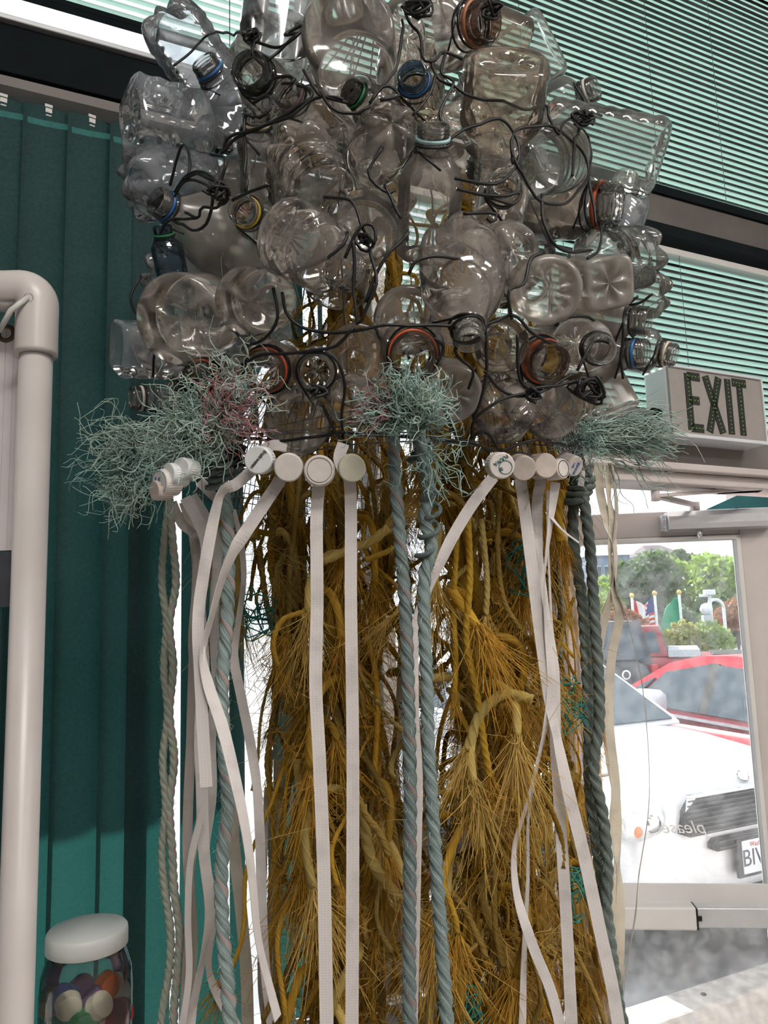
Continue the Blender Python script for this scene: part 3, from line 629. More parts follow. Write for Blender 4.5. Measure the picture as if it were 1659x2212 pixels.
# --- trees, shrubs
def leaves(name, blobs, n, size, mat, par=None):
    c = []; tot = sum(b[3] ** 2 for b in blobs)
    for (x, y, z, r) in blobs:
        m = int(n * r * r / tot); d = nr.normal(size=(m, 3)); d /= np.linalg.norm(d, axis=1)[:, None]
        c.append(V(x, y, z) + d * (r * nr.uniform(.75, 1.05, (m, 1))))
    c = np.vstack(c); N = len(c); a = nr.normal(size=(N, 3)); a /= np.linalg.norm(a, axis=1)[:, None]; b = np.cross(a, nr.normal(size=(N, 3))); b /= np.linalg.norm(b, axis=1)[:, None]
    s = size * nr.uniform(.6, 1.3, (N, 1)); v = np.stack([c - a * s, c + b * s * .6, c + a * s, c - b * s * .6], 1).reshape(-1, 3)
    return link(name, mesh(name, v, (np.arange(N)[:, None] * 4 + np.arange(4)[None]), mat, smooth=False), par, kind='stuff')
def tree(x, y, d, wpx, hpx, mat, label, nb=9, n=2600):
    P = at(x, y + 22, d); wm, hm = wpx * d / F, hpx * d / F * .85
    t = empty('tree', (P[0], P[1], -.6), label=label, cat='tree', group='trees on the far slope')
    zb_ = P[2] + .6
    bl = [(rnd.uniform(-.5, .5) * wm * .8, rnd.uniform(-.4, .4) * wm, zb_ + rnd.uniform(-.5, .42) * hm, rnd.uniform(.22, .36) * min(wm, hm)) for _ in range(nb)]
    MB().tube([(0, 0, 0), (.1, 0, zb_ * .5), (-.05, 0, zb_)], .22, 8).obj('trunk', 'bark', t, smooth=True)
    leaves('foliage', bl, n, .26 * d / 50, mat, t)
tree(1350, 1265, 52, 120, 150, 'leaf_light', 'pale green tree furthest left in the door glass')
tree(1400, 1250, 50, 110, 170, 'leaf_dark', 'dark blue-green tree behind the striped flag')
tree(1470, 1250, 54, 150, 150, 'leaf_light', 'broad light green tree behind the green flag', n=3600)
tree(1550, 1265, 52, 130, 160, 'leaf_light', 'light green tree behind the lamp posts', n=3200)
tree(1480, 1330, 46, 190, 80, 'leaf_dark', 'low dark tree mass behind the flag poles', n=3400)
tree(1580, 1320, 47, 110, 100, 'leaf_dark', 'dark tree at the right edge of the door glass')
tree(1480, 1186, 62, 40, 30, 'leaf_dark', 'small round treetop beside the brown house roof', nb=5, n=900)
tree(1290, 1310, 50, 110, 120, 'leaf_yellow', 'yellow-green tree behind the dark van')
tree(1655, 1290, 55, 110, 160, 'leaf_light', 'light green tree half hidden by the door stile')
for x, y, d, r, m, lab in ((1478, 1374, 24, .75, 'leaf_yellow', 'clipped yellow-green shrub left of the lamp post'), (1527, 1374, 24, .85, 'leaf_light', 'clipped green hedge ball below the lamp post'), (1590, 1330, 26, .9, 'leaf_rust', 'rust coloured shrub at the right of the street lamp'), (1340, 1345, 22, .8, 'leaf_rust', 'brownish shrub beside the dark van roof')):
    P = at(x, y, d); t = empty('shrub', tuple(P - V(0, 0, r)), label=lab, cat='shrub', group='shrubs behind the parking lot')
    leaves('foliage', [(0, 0, r, r * .6), (r * .5, 0, r * .8, r * .5), (-r * .5, .1, r * .8, r * .5)], 900, .10, m, t)
    MB().tube([(0, 0, -.62 - P[2] + r), (0, 0, r)], .04, 6).obj('stem', 'bark', t)
# --- houses on the slope
def house_obj(x, y, d, wpx, hpx, label, wall, roof_, wins):
    P = at(x, y, d); wm, hm = wpx * d / F, hpx * d / F
    t = empty('house', (P[0], P[1], -.6), label=label, cat='building'); zb_ = P[2] + .6
    MB().box(-wm / 2, wm / 2, 0, 6, 0, zb_).obj('wall', wall, t)
    MB().add([(-wm * .55, -.5, zb_), (wm * .55, -.5, zb_), (wm * .55, 6.5, zb_), (-wm * .55, 6.5, zb_), (-wm * .3, 3, zb_ + hm), (wm * .3, 3, zb_ + hm)], [(0, 1, 5, 4), (2, 3, 4, 5), (1, 2, 5), (3, 0, 4), (0, 3, 2, 1)]).obj('roof', roof_, t)
    for k in range(wins[0]):
        for j in range(wins[1]):
            xx = -wm / 2 + wm * (k + .5) / wins[0]; zz = zb_ - 1.6 - 2.2 * j
            wn_ = MB().box(xx - wm / wins[0] * .3, xx + wm / wins[0] * .3, -.06, .02, zz - .6, zz + .7).obj('window', 'wall_pale', t)
            MB().box(xx - wm / wins[0] * .25, xx + wm / wins[0] * .25, -.09, -.05, zz - .5, zz + .6).obj('pane', 'car_glass', wn_)
house_obj(1432, 1196, 74, 66, 24, 'brown roofed house above the treetops', 'wall_pale', 'roof_brown', (4, 1))
house_obj(1315, 1200, 70, 90, 10, 'blue-grey building with rows of windows left of the trees', 'wall_blue', 'wall_pale', (6, 3))
# --- flags and posts
def pole(name, x, y0, y1, d, r, label, cat):
    a, b = at(x, y1, d), at(x, y0, d); t = empty(name, (b[0], b[1], -.5), label=label, cat=cat)
    MB().tube([(0, 0, 0), (0, 0, a[2] + .5)], r, 8).obj('pole', 'pole_white', t, smooth=True); return t, a[2] + .5
def cloth(name, par, top, cols, wv, hv, mat_of):
    nx, nz = 10, 12; v = []; f = []; fm = []
    for i in range(nz + 1):
        for j in range(nx + 1):
            u, q = j / nx, i / nz; v.append((.03 + wv * u * (.55 + .45 * q), .10 * math.sin(u * 7 + q * 2), top - hv * q - .35 * wv * u * u * 1.2))
    for i in range(nz):
        for j in range(nx): f.append((i * (nx + 1) + j, i * (nx + 1) + j + 1, (i + 1) * (nx + 1) + j + 1, (i + 1) * (nx + 1) + j)); fm.append(mat_of(j / nx, i / nz))
    o = link(name, mesh(name, v, f, cols, fmat=fm), par); s = o.modifiers.new('thick', 'SOLIDIFY'); s.thickness = .006; return o
for x, y0, y1, lab, cols, fn, fx in ((1371, 1372, 1286, 'flag pole with red and white flag, furthest left', ['flag_red', 'flag_white'], lambda u, q: 1 if .25 < u < .75 else 0, 1),
                              (1421, 1372, 1281, 'flag pole with blue, red and white striped flag', ['flag_blue', 'flag_white', 'flag_red'], lambda u, q: 0 if (q < .5 and u < .55) else (1 if int(q * 12 + u * 3) % 2 else 2), -1),
                              (1475, 1380, 1279, 'flag pole with plain green flag', ['flag_green', 'flag_green'], lambda u, q: 0, -1)):
    t, h = pole('flag_pole', x, y0, y1, 25, .045, lab, 'flag pole')
    MB().lathe([(.001, -.09), (.06, -.06), (.085, 0), (.06, .06), (.001, .09)], 12, fn=lambda a, b, c, h=h: (a, b, c + h)).obj('finial', 'gold', t, smooth=True)
    o = cloth('flag', t, h - .15, cols, .75, .95, fn); o.scale = (fx, 1, 1)
t, h = pole('lamp_post', 1541, 1385, 1283, 24, .06, 'white post with camera head and control boxes', 'post')
MB().box(-.16, .16, -.12, .12, h - .02, h + .14).box(-.32, -.05, -.05, .05, h - .08, h).obj('camera_head', 'pole_white', t, bevel=.02)
MB().box(-.28, .0, -.12, .12, h - 1.0, h - .65).obj('control_box', 'wall_pale', t, bevel=.01); MB().box(-.28, .0, -.12, .12, h - 1.42, h - 1.08).obj('control_box', 'pole_white', t, bevel=.01)
t, h = pole('street_lamp', 1570, 1390, 1312, 24, .05, 'curved white street lamp with round globe', 'street lamp')
arc = [(-.25 + .25 * math.cos(a), 0, h + .25 * math.sin(a)) for a in np.linspace(0, math.pi * .95, 12)]
MB().tube(arc, .05, 8).obj('lamp_arm', 'pole_white', t, smooth=True)
MB().lathe([(.001, -.2), (.14, -.14), (.2, 0), (.14, .14), (.001, .2)], 16, fn=lambda a, b, c, h=h: (a - .55, b, c + h - .04)).obj('globe', 'pole_white', t, smooth=True)
# --- shop awning seen over the open door
P = at(1560, 1100, 2.9)
aw = empty('awning', (P[0], P[1], P[2]), WANG * .3, label='white curved awning with teal valance outside above the door', cat='awning')
prof = [(.0, .14), (.12, .13), (.24, .09), (.32, .03), (.35, -.03)]
v = []; f = []
for x in (-.16, .60):
    for (q, z) in prof: v.append((x + (0 if x > 0 else q * .5), -.35 + q, z))
    for (q, z) in prof: v.append((x + (0 if x > 0 else q * .5), -.35 + q, z - .012))
k = len(prof); f = [(i, i + 1, 2 * k + i + 1, 2 * k + i) for i in range(k - 1)] + [(k + i + 1, k + i, 3 * k + i, 3 * k + i + 1) for i in range(k - 1)]
link('awning_cover', mesh('awning_cover', v, f, 'paint_white'), aw)
MB().prism([(-.30, -.06), (.62, -.06), (.62, .01), (.20, .055), (-.10, .02)], -.34, -.33).obj('valance', 'awning_teal', aw)

# --- the canopy over the left-hand shop window
cn_ = empty('canopy', tuple(W(-2.3, 2.56, -.13)), WANG, label='sloping teal canvas canopy outside over the left window', cat='awning')
MB().add([(-1.5, 0, .31), (1.36, 0, .31), (1.36, 1.0, -.02), (-1.5, 1.0, -.02), (-1.5, 0, .29), (1.36, 0, .29), (1.36, 1.0, -.04), (-1.5, 1.0, -.04)], [(0, 1, 2, 3), (7, 6, 5, 4), (0, 4, 5, 1), (2, 6, 7, 3), (1, 5, 6, 2), (3, 7, 4, 0)]).obj('canvas', 'awning_teal', cn_)
MB().box(-1.5, 1.36, .995, 1.005, -.16, -.02).obj('valance', 'awning_teal', cn_)
for x in (-1.48, -.1, 1.34): MB().tube([(x, 0, -.04), (x, 1.0, -.045)], .012, 8).obj('stay', 'aluminium', cn_)

# ================================================================ THE BOTTLES
def wob(th, z, k, amp):
    return amp * (math.sin(3 * th + 9 * z + k) * .5 + math.sin(7 * th - 14 * z + 2.3 * k) * .3 + math.sin(5 * th + 31 * z + 1.1 * k) * .35)
def bottle_geo(D, L, nD, nL, base='star', square=0., ribs=0, panels=0, crush=0., shoulder=.34, waist=0., seed=0, seg=44):
    """body of a blow-moulded bottle, base centre at 0, neck towards +z; lists of verts, faces"""
    R = D / 2; nR = nD / 2; th = np.arange(seg) * 2 * math.pi / seg; rings = []
    p = 2 + square * 5
    sq = (np.abs(np.cos(th)) ** p + np.abs(np.sin(th)) ** p) ** (-1 / p) if square else np.ones(seg)
    if square: sq = sq * (.88 + .12 * (1 - square))
    def ring(r, z): rings.append(np.stack([r * np.cos(th) * sq_now, r * np.sin(th) * sq_now, np.broadcast_to(z, (seg,))], -1))
    hb = R * (.62 if base == 'petal' else .16)
    for q in (0.02, .12, .22, .34, .46, .58, .70, .80, .88, .94, 1.0):
        sq_now = 1 + (sq - 1) * q ** 2; r = R * q * (1 if q < .9 else 1)
        if base == 'petal':
            lobe = (.5 + .5 * np.cos(5 * th)) ** .55; zv = hb * q ** 1.35 + .10 * R * (1 - q); zl = .10 * R * (1 - q) ** 2 - .12 * R * math.sin(math.pi * q) + hb * q ** 9
            z = zv * (1 - lobe) + zl * lobe; rr = r * (1 - .04 * (1 - lobe) * q)
        elif base == 'sunburst':
            z = .13 * R * (1 - q ** 2) * (q < .97) + (.06 * R * np.sign(np.cos(22 * th)) * (1 if .25 < q < .72 else 0)) + (hb * ((q - .88) / .12) ** 2 if q > .88 else 0); rr = r
        elif base == 'star':
            z = .16 * R * (1 - q ** 1.5) + .11 * R * np.cos(6 * th) * math.sin(math.pi * min(1, q / .8)) * (q < .8) + (hb * ((q - .85) / .15) ** 2 if q > .85 else 0); rr = r
        elif base == 'wheel':
            z = .10 * R * (q < .75) + .09 * R * np.cos(10 * th) * (1 if .28 < q < .65 else 0) + (hb * ((q - .85) / .15) ** 2 if q > .85 else 0); rr = r
        else:
            z = .22 * R * (1 - q ** 2) + (hb * ((q - .85) / .15) ** 2 if q > .85 else 0); rr = r
        ring(rr, z)
    sq_now = sq; zs = L - nL - shoulder * D; n = 30
    for i in range(1, n + 1):
        t = i / n; z = hb + (zs - hb) * t; m = math.sin(math.pi * t)
        r = R * np.ones(seg)
        if ribs: r = r * (1 - .035 * (.5 - .5 * math.cos(2 * math.pi * ribs * t)) * min(1, 4 * m))
        if waist: r = r * (1 - waist * m ** 2)
        if panels:
            a = np.clip(np.cos(panels * th) * 3, 0, 1); r = r * (1 - .055 * a * (1 if .18 < t < .82 else 0))
        if crush: r = r * (1 + np.array([wob(x, z / D, seed, crush) for x in th]) * min(1, 3 * m + .25))
        ring(r, z)
    for i in range(1, 13):
        t = i / 12; r = nR + (R - nR) * (math.cos(math.pi * t) * .5 + .5) ** (.8); sq_now = 1 + (sq - 1) * (1 - t) ** .7
        ring(r * np.ones(seg) * (1 + (np.array([wob(x, t, seed, crush * .6) for x in th]) * (1 - t) if crush else 0)), zs + shoulder * D * (t ** .9))
    n = len(rings); v = np.concatenate(rings); i, j = np.meshgrid(np.arange(n - 1), np.arange(seg), indexing='ij'); j2 = (j + 1) % seg
    f = np.stack([i * seg + j, i * seg + j2, (i + 1) * seg + j2, (i + 1) * seg + j], -1).reshape(-1, 4).tolist(); f.append(list(range(seg))[::-1])
    return v, f
def neck_geo(nD, nL, z0, thread=3):
    r = nD / 2; t = nL; pr = [(r * .98, z0 - t * .04), (r, z0 + t * .05), (r * 1.16, z0 + t * .10), (r * 1.16, z0 + t * .15), (r, z0 + t * .18), (r, z0 + t * .40)]
    for k in range(thread):
        b = z0 + t * (.44 + .5 * k / thread); h = t * .5 / thread; pr += [(r * .97, b), (r * 1.07, b + h * .35), (r * 1.07, b + h * .55), (r * .97, b + h * .9)]
    pr += [(r * .99, z0 + t * .97), (r * .95, z0 + t), (r * .84, z0 + t), (r * .82, z0 + t * .9), (r * .84, z0 + t * .3), (r * .86, z0)]
    return lathe(pr, 36)
BOTTLES = []
def bottle(name, end, px, py, d, dpx, lr, npx, band, base, mat, label, off=0., nmat='neck_plastic', nl=None, spin=None, depth=None, **opt):
    dep = depth if depth else bell_depth(px, py) - .035 + off
    P = at(px, py, dep); dv = raydir(px, py, d); D = dpx * dep / F; L = lr * D; nD = npx * dep / F; nL = (nl or .62) * nD
    nd = dv if end == 'n' else -dv; B0 = P - nd * L if end == 'n' else P
    t = empty(name, label=label, cat='bottle', group='plastic bottles of the bell')
    sp = spin if spin is not None else rnd.uniform(0, 6.28)
    x = nrm(np.cross(nd, V(.3, .2, .9))); y = np.cross(nd, x)
    t.matrix_world = frame_matrix(B0, nd, x * math.cos(sp) + y * math.sin(sp))
    v, f = bottle_geo(D, L, nD, nL, base, seed=len(BOTTLES) * 1.7, **opt)
    link('body', mesh('body', v, f, mat), t)
    z0 = L - nL; nv, nf = neck_geo(nD, nL, z0); link('neck', mesh('neck', nv, nf, nmat), t)
    if band:
        r = nD / 2; bv, bf = lathe([(r * 1.02, z0 + nL * .20), (r * 1.13, z0 + nL * .21), (r * 1.13, z0 + nL * .39), (r * 1.02, z0 + nL * .40), (r * 1.02, z0 + nL * .20)], 32)
        link('tamper_band', mesh('tamper_band', bv, bf, 'band_' + band), t, label=band + ' tamper band round the neck')
    BOTTLES.append((t, D, L, nD, nL, B0, nd, end)); return t
cl, co, cg, fr_, stn, bl_ = 'clear_plastic', 'clear_plastic_cool', 'clear_plastic_green', 'frosted_plastic', 'stained_plastic', 'blue_plastic'
# name, visible end, pixel of that end, direction it points (right, up, towards viewer), body px, length/diameter, neck px, band, base
bottle('soda_bottle', 'b', 352, 22, (-.5, .82, .15), 150, 1.75, 55, None, 'petal', co, 'big ridged bottle at top left with its lobed base pointing up', ribs=5, depth=1.10)
bottle('soda_bottle', 'n', 437, 130, (-.5, .80, .30), 150, 2.0, 56, 'blue', 'petal', co, 'bottle with navy neck ring pointing up at top left', off=-.02)
bottle('juice_bottle', 'n', 535, 148, (-.35, .35, .85), 120, 2.0, 78, 'black', 'star', cl, 'wide neck bottle with black wrapped mouth at top left', nmat='dark_plastic')
bottle('soda_bottle', 'b', 600, 88, (-.15, -.75, .55), 165, 1.9, 60, None, 'plain', co, 'large clear bottle cut off by the top edge, bottom downwards', off=.02)
bottle('water_bottle', 'b', 560, 105, (-.3, .1, .8), 120, 1.9, 50, None, 'plain', co, 'cool grey bottle end tucked behind the black mouth', off=.07)
bottle('soda_bottle', 'n', 612, 192, (-.55, .55, .55), 130, 2.0, 60, 'mauve', 'petal', cl, 'bottle with mauve neck ring pointing up left of the large base', off=0)
bottle('large_bottle', 'b', 750, 62, (-.08, .40, .88), 205, 1.75, 70, None, 'plain', cl, 'largest round bottle base at the top centre', off=-.05)
bottle('juice_bottle', 'n', 1058, 45, (.72, .12, .62), 175, 1.55, 84, 'rust', 'star', cl, 'round bottle with rust ringed wide mouth at the top', nmat='brown_plastic', off=-.02)
bottle('stained_bottle', 'b', 1135, 92, (.82, -.30, .30), 92, 2.0, 40, None, 'plain', stn, 'rusty stained bottle end at upper right', off=.05)
bottle('flat_bottle', 'b', 1196, 82, (.80, .55, .10), 165, 1.5, 50, None, 'plain', cg, 'square flat-bottomed bottle jutting out at upper right', square=.9, off=.08)
bottle('square_jar', 'b', 1097, 128, (.05, .94, .30), 192, 1.35, 130, None, 'wheel', stn, 'big squarish jar upside down with its base uppermost', square=.12, panels=4, off=-.06)
bottle('water_bottle', 'n', 890, 158, (-.18, .55, .80), 92, 2.3, 64, 'blue', 'star', stn, 'bottle with blue ringed open mouth near the top centre', nmat='blue_plastic')
bottle('soda_bottle', 'n', 752, 192, (-.70, .50, .45), 95, 2.0, 52, 'green', 'petal', cl, 'bottle with dark green ringed neck below the largest base', nmat='dark_plastic')
bottle('soda_bottle', 'b', 848, 262, (.25, .45, .85), 135, 1.9, 50, None, 'petal', cl, 'glossy lobed base right of the dark green neck', crush=.02, off=-.02)
bottle('water_bottle', 'n', 1290, 188, (.85, .42, .25), 110, 2.2, 50, 'white', 'star', cg, 'bottle neck with white thread bound in wire at upper right', off=.03)
bottle('water_bottle', 'n', 937, 268, (.03, .96, .22), 146, 2.0, 68, 'sky', 'star', cl, 'upright bottle with pale blue neck ring in the centre', shoulder=.6, off=-.05)
bottle('juice_bottle', 'b', 1425, 345, (.96, -.18, .15), 175, 1.9, 60, None, 'star', cg, 'big ribbed bottle lying sideways at the right edge', square=.5, ribs=6, off=.0)
bottle('juice_bottle', 'n', 1335, 442, (.92, .02, .38), 148, 1.75, 88, 'orange', 'star', cl, 'bottle with orange ring and wide mouth pointing right', nl=.62, off=-.01)
bottle('juice_bottle', 'n', 1090, 392, (.05, .45, .88), 120, 1.9, 66, None, 'star', cl, 'clear open mouth without ring right of centre')
bottle('square_jug', 'b', 278, 250, (-.93, .22, .28), 158, 1.5, 60, None, 'wheel', co, 'squarish jug with embossed side at the left edge', square=.6, panels=4, ribs=3)
bottle('soda_bottle', 'b', 272, 375, (-.93, .10, .35), 128, 2.0, 50, None, 'petal', co, 'crumpled lobed bottle base at the left edge, under the jug', crush=.035)
bottle('soda_bottle', 'b', 285, 438, (-.85, -.30, .30), 105, 1.8, 50, None, 'petal', co, 'small dark lobed base below the crumpled one at left', crush=.03, off=.03)
bottle('round_bottle', 'n', 336, 432, (-.70, .45, .45), 205, 1.35, 62, 'blue', 'plain', fr_, 'cloudy round bottle with bright blue neck ring at left', shoulder=.5, off=-.02)
bottle('water_bottle', 'n', 520, 450, (-.40, .30, .86), 95, 2.0, 62, 'yellow', 'star', cl, 'bottle with yellow neck ring and open mouth')
bottle('soda_bottle', 'b', 630, 308, (-.35, .50, .78), 155, 2.0, 60, None, 'petal', cl, 'five-lobed bottle base left of centre', ribs=4, off=-.02)
bottle('water_bottle', 'n', 553, 240, (.05, .92, .35), 88, 2.6, 58, 'cream', 'star', cl, 'slim upright bottle with cream neck ring at left', waist=.12)
bottle('clear_jar', 'b', 612, 505, (-.62, .34, .70), 172, 1.5, 90, None, 'sunburst', cl, 'clear jar with sunburst base tilted to the left', off=-.06, ribs=2)
bottle('clear_jar', 'b', 533, 652, (-.28, -.02, .95), 150, 1.6, 60, None, 'star', cl, 'round bottle base with star moulding left of centre', off=-.03)
bottle('large_bottle', 'b', 384, 692, (-.34, -.06, .92), 200, 1.3, 70, None, 'star', cl, 'large oval bottle base with star ribs at lower left', off=-.05)
bottle('soda_bottle', 'n', 1014, 742, (.10, -.72, .68), 195, 1.75, 66, None, 'petal', cl, 'big bottle hanging neck down in the centre', shoulder=.75, off=-.05, crush=.012)
bottle('soda_bottle', 'b', 1105, 545, (.18, .08, .96), 142, 1.7, 50, None, 'petal', cl, 'lobed base with radiating ribs right of centre', off=-.01, crush=.02)
bottle('milk_jug', 'b', 1187, 628, (.18, -.04, .96), 150, 1.5, 60, None, 'wheel', fr_, 'cloudy round jug base with wheel pattern at right', off=-.04)
bottle('milk_jug', 'b', 1320, 612, (.42, -.03, .88), 122, 1.8, 50, None, 'star', fr_, 'cloudy square jug base at right', square=.6)
bottle('soda_bottle', 'b', 1408, 555, (.72, .05, .62), 142, 1.7, 50, None, 'petal', cg, 'crumpled lobed base at the right edge under the beam', crush=.04)
bottle('water_bottle', 'b', 1435, 640, (.85, -.1, .35), 110, 1.8, 45, None, 'petal', cg, 'crinkled bottle end at the far right edge', crush=.05, off=.05)
bottle('water_bottle', 'n', 1402, 693, (.95, -.03, .30), 96, 2.0, 58, None, 'star', fr_, 'cloudy bottle with clear threaded neck pointing right', off=-.01)
bottle('water_bottle', 'n', 1398, 762, (.95, .02, .32), 145, 1.8, 58, 'blue', 'star', cl, 'bottle with deep blue neck ring pointing right', shoulder=.6)
bottle('water_bottle', 'n', 1460, 768, (.93, -.16, .25), 100, 1.9, 48, 'cream', 'star', cg, 'small bottle with cream neck ring furthest right', off=.06)
bottle('water_bottle', 'n', 1303, 756, (.32, -.08, .93), 118, 1.8, 60, None, 'star', cl, 'bottle with bare clear mouth at lower right', shoulder=.6, off=-.05)
bottle('juice_bottle', 'n', 1190, 785, (.35, -.12, .92), 130, 1.7, 88, 'orange', 'star', cl, 'orange ringed open mouth at lower right', nmat='brown_plastic', nl=.6)
bottle('juice_bottle', 'n', 893, 772, (.02, -.16, .98), 150, 1.5, 98, 'orange', 'star', cl, 'orange ringed open mouth in the lower centre', nmat='brown_plastic', nl=.6)
bottle('juice_bottle', 'n', 566, 802, (-.18, -.06, .97), 130, 1.7, 88, 'orange', 'star', cl, 'orange ringed open mouth at lower left of centre', nmat='brown_plastic', nl=.6)
bottle('water_bottle', 'n', 682, 805, (-.02, -.04, .99), 110, 1.8, 72, None, 'star', cl, 'bare grey threaded mouth at the lower left of centre', nmat='neck_plastic')
bottle('juice_bottle', 'n', 425, 818, (-.32, -.06, .94), 110, 1.7, 72, 'orange', 'star', cl, 'orange ringed mouth half hidden by teal fibres at left', nmat='brown_plastic', nl=.6)
bottle('square_jug', 'b', 246, 752, (-.95, .06, .25), 128, 1.6, 50, None, 'plain', co, 'squarish clear bottle sticking out at the lower left edge', square=.7, ribs=3)
bottle('clear_jar', 'b', 318, 742, (-.75, -.02, .62), 122, 1.5, 60, None, 'sunburst', cl, 'narrow oval sunburst base at lower left')
bottle('soda_bottle', 'b', 330, 590, (-.70, .20, .62), 118, 1.6, 50, None, 'petal', co, 'crumpled shiny base above the large oval base at left', crush=.05, off=.02)
bottle('water_bottle', 'n', 350, 488, (-.12, .95, .20), 70, 2.0, 40, 'green', 'star', bl_, 'dark blue slim neck with green ring at left', nmat='blue_plastic', off=.03)
bottle('water_bottle', 'n', 282, 860, (-.95, .04, .25), 72, 2.2, 50, 'white', 'star', co, 'small threaded neck pointing left at the lower left edge')
bottle('juice_bottle', 'n', 335, 865, (-.9, .02, .35), 84, 1.8, 70, 'orange', 'star', cl, 'bottle with thin orange ring behind the small threaded neck', off=.02)
bottle('milk_jug', 'b', 980, 852, (.20, -.20, .95), 132, 1.4, 60, None, 'wheel', fr_, 'cloudy round base behind the central teal tuft')
bottle('soda_bottle', 'b', 1093, 908, (.12, -.34, .92), 142, 1.5, 50, None, 'petal', cl, 'ribbed lobed base just above the right-hand caps', crush=.02)
bottle('clear_jar', 'b', 1203, 888, (.48, -.22, .84), 138, 1.5, 60, None, 'sunburst', cl, 'smoky oval base with sunken middle at lower right')
bottle('water_bottle', 'b', 1276, 892, (.62, -.30, .70), 86, 1.7, 40, None, 'petal', cl, 'small crumpled base beside the right teal tuft', crush=.05)
bottle('milk_jug', 'b', 1335, 900, (.45, -.82, .25), 96, 1.7, 50, None, 'plain', fr_, 'long cloudy bottle hanging down behind the right tuft', square=.4, off=.05)
bottle('clear_jar', 'b', 640, 922, (-.08, -.25, .96), 142, 1.3, 60, None, 'plain', cl, 'smooth round base above the white caps at left', off=.0)
bottle('soda_bottle', 'b', 762, 878, (.02, -.18, .98), 112, 1.6, 50, None, 'petal', cl, 'small crumpled star base left of the central tuft', crush=.05)
bottle('water_bottle', 'b', 330, 968, (-.72, -.28, .58), 128, 1.5, 50, None, 'petal', cl, 'crumpled grey bottle end under the left teal tuft', crush=.06)
bottle('water_bottle', 'b', 985, 690, (.10, .02, .97), 112, 1.5, 50, None, 'plain', cl, 'plain round base behind the hanging central neck', off=.03)
bottle('large_bottle', 'b', 775, 765, (.05, .10, .97), 140, 1.3, 60, None, 'plain', stn, 'yellowish plain bottle bottom left of the central orange mouth', off=.05)
bottle('clear_jar', 'b', 1085, 745, (.10, .05, .96), 120, 1.4, 60, None, 'plain', stn, 'plain clear bottle bottom left of the right orange mouth', off=.03)
bottle('soda_bottle', 'b', 800, 480, (.10, .20, .95), 150, 1.6, 60, None, 'plain', cl, 'smooth bottle bottom in the middle of the bell', off=.05)
bottle('large_bottle', 'b', 880, 690, (-.05, .10, .97), 150, 1.3, 60, None, 'plain', cl, 'dim bottle bottom above the central orange mouth', off=.05)
bottle('water_bottle', 'b', 480, 920, (-.40, -.25, .86), 100, 1.5, 50, None, 'petal', cl, 'small bottle base hidden in teal and pink fibres', crush=.04, off=.02)
bottle('soda_bottle', 'b', 1215, 335, (.45, .15, .85), 150, 1.5, 60, None, 'plain', cg, 'ribbed bottle side behind the big wire ring', ribs=5, off=.04)
# dimmer bottles behind the front layer
for k, (x, y, dd, w_) in enumerate([(700, 330, 1.10, 150), (870, 420, 1.08, 150), (1010, 250, 1.12, 150), (470, 330, 1.12, 140), (1210, 480, 1.12, 140), (620, 430, 1.08, 140), (720, 640, 1.08, 140), (460, 600, 1.12, 140), (1060, 620, 1.08, 140), (1280, 700, 1.14, 130), (480, 780, 1.14, 120), (880, 90, 1.2, 160), (1000, 480, 1.2, 150), (760, 240, 1.15, 140), (1150, 220, 1.25, 150), (420, 480, 1.22, 150), (600, 720, 1.24, 150), (1130, 850, 1.2, 130), (520, 200, 1.25, 150), (1300, 560, 1.25, 140)]):
    a = rnd.uniform(0, 6.28)
    bottle('inner_bottle', 'b', x, y, (math.cos(a) * .8, math.sin(a) * .8, .5), w_ * .95, 1.6, 50, None, rnd.choice(['petal', 'star', 'plain']), rnd.choice([cl, cl, stn, co]), 'dim clear bottle deep inside the bell behind the front bottles', depth=dd, crush=.02)
for b in BOTTLES[-20:]: b[0]['group'] = 'inner bottles of the bell'

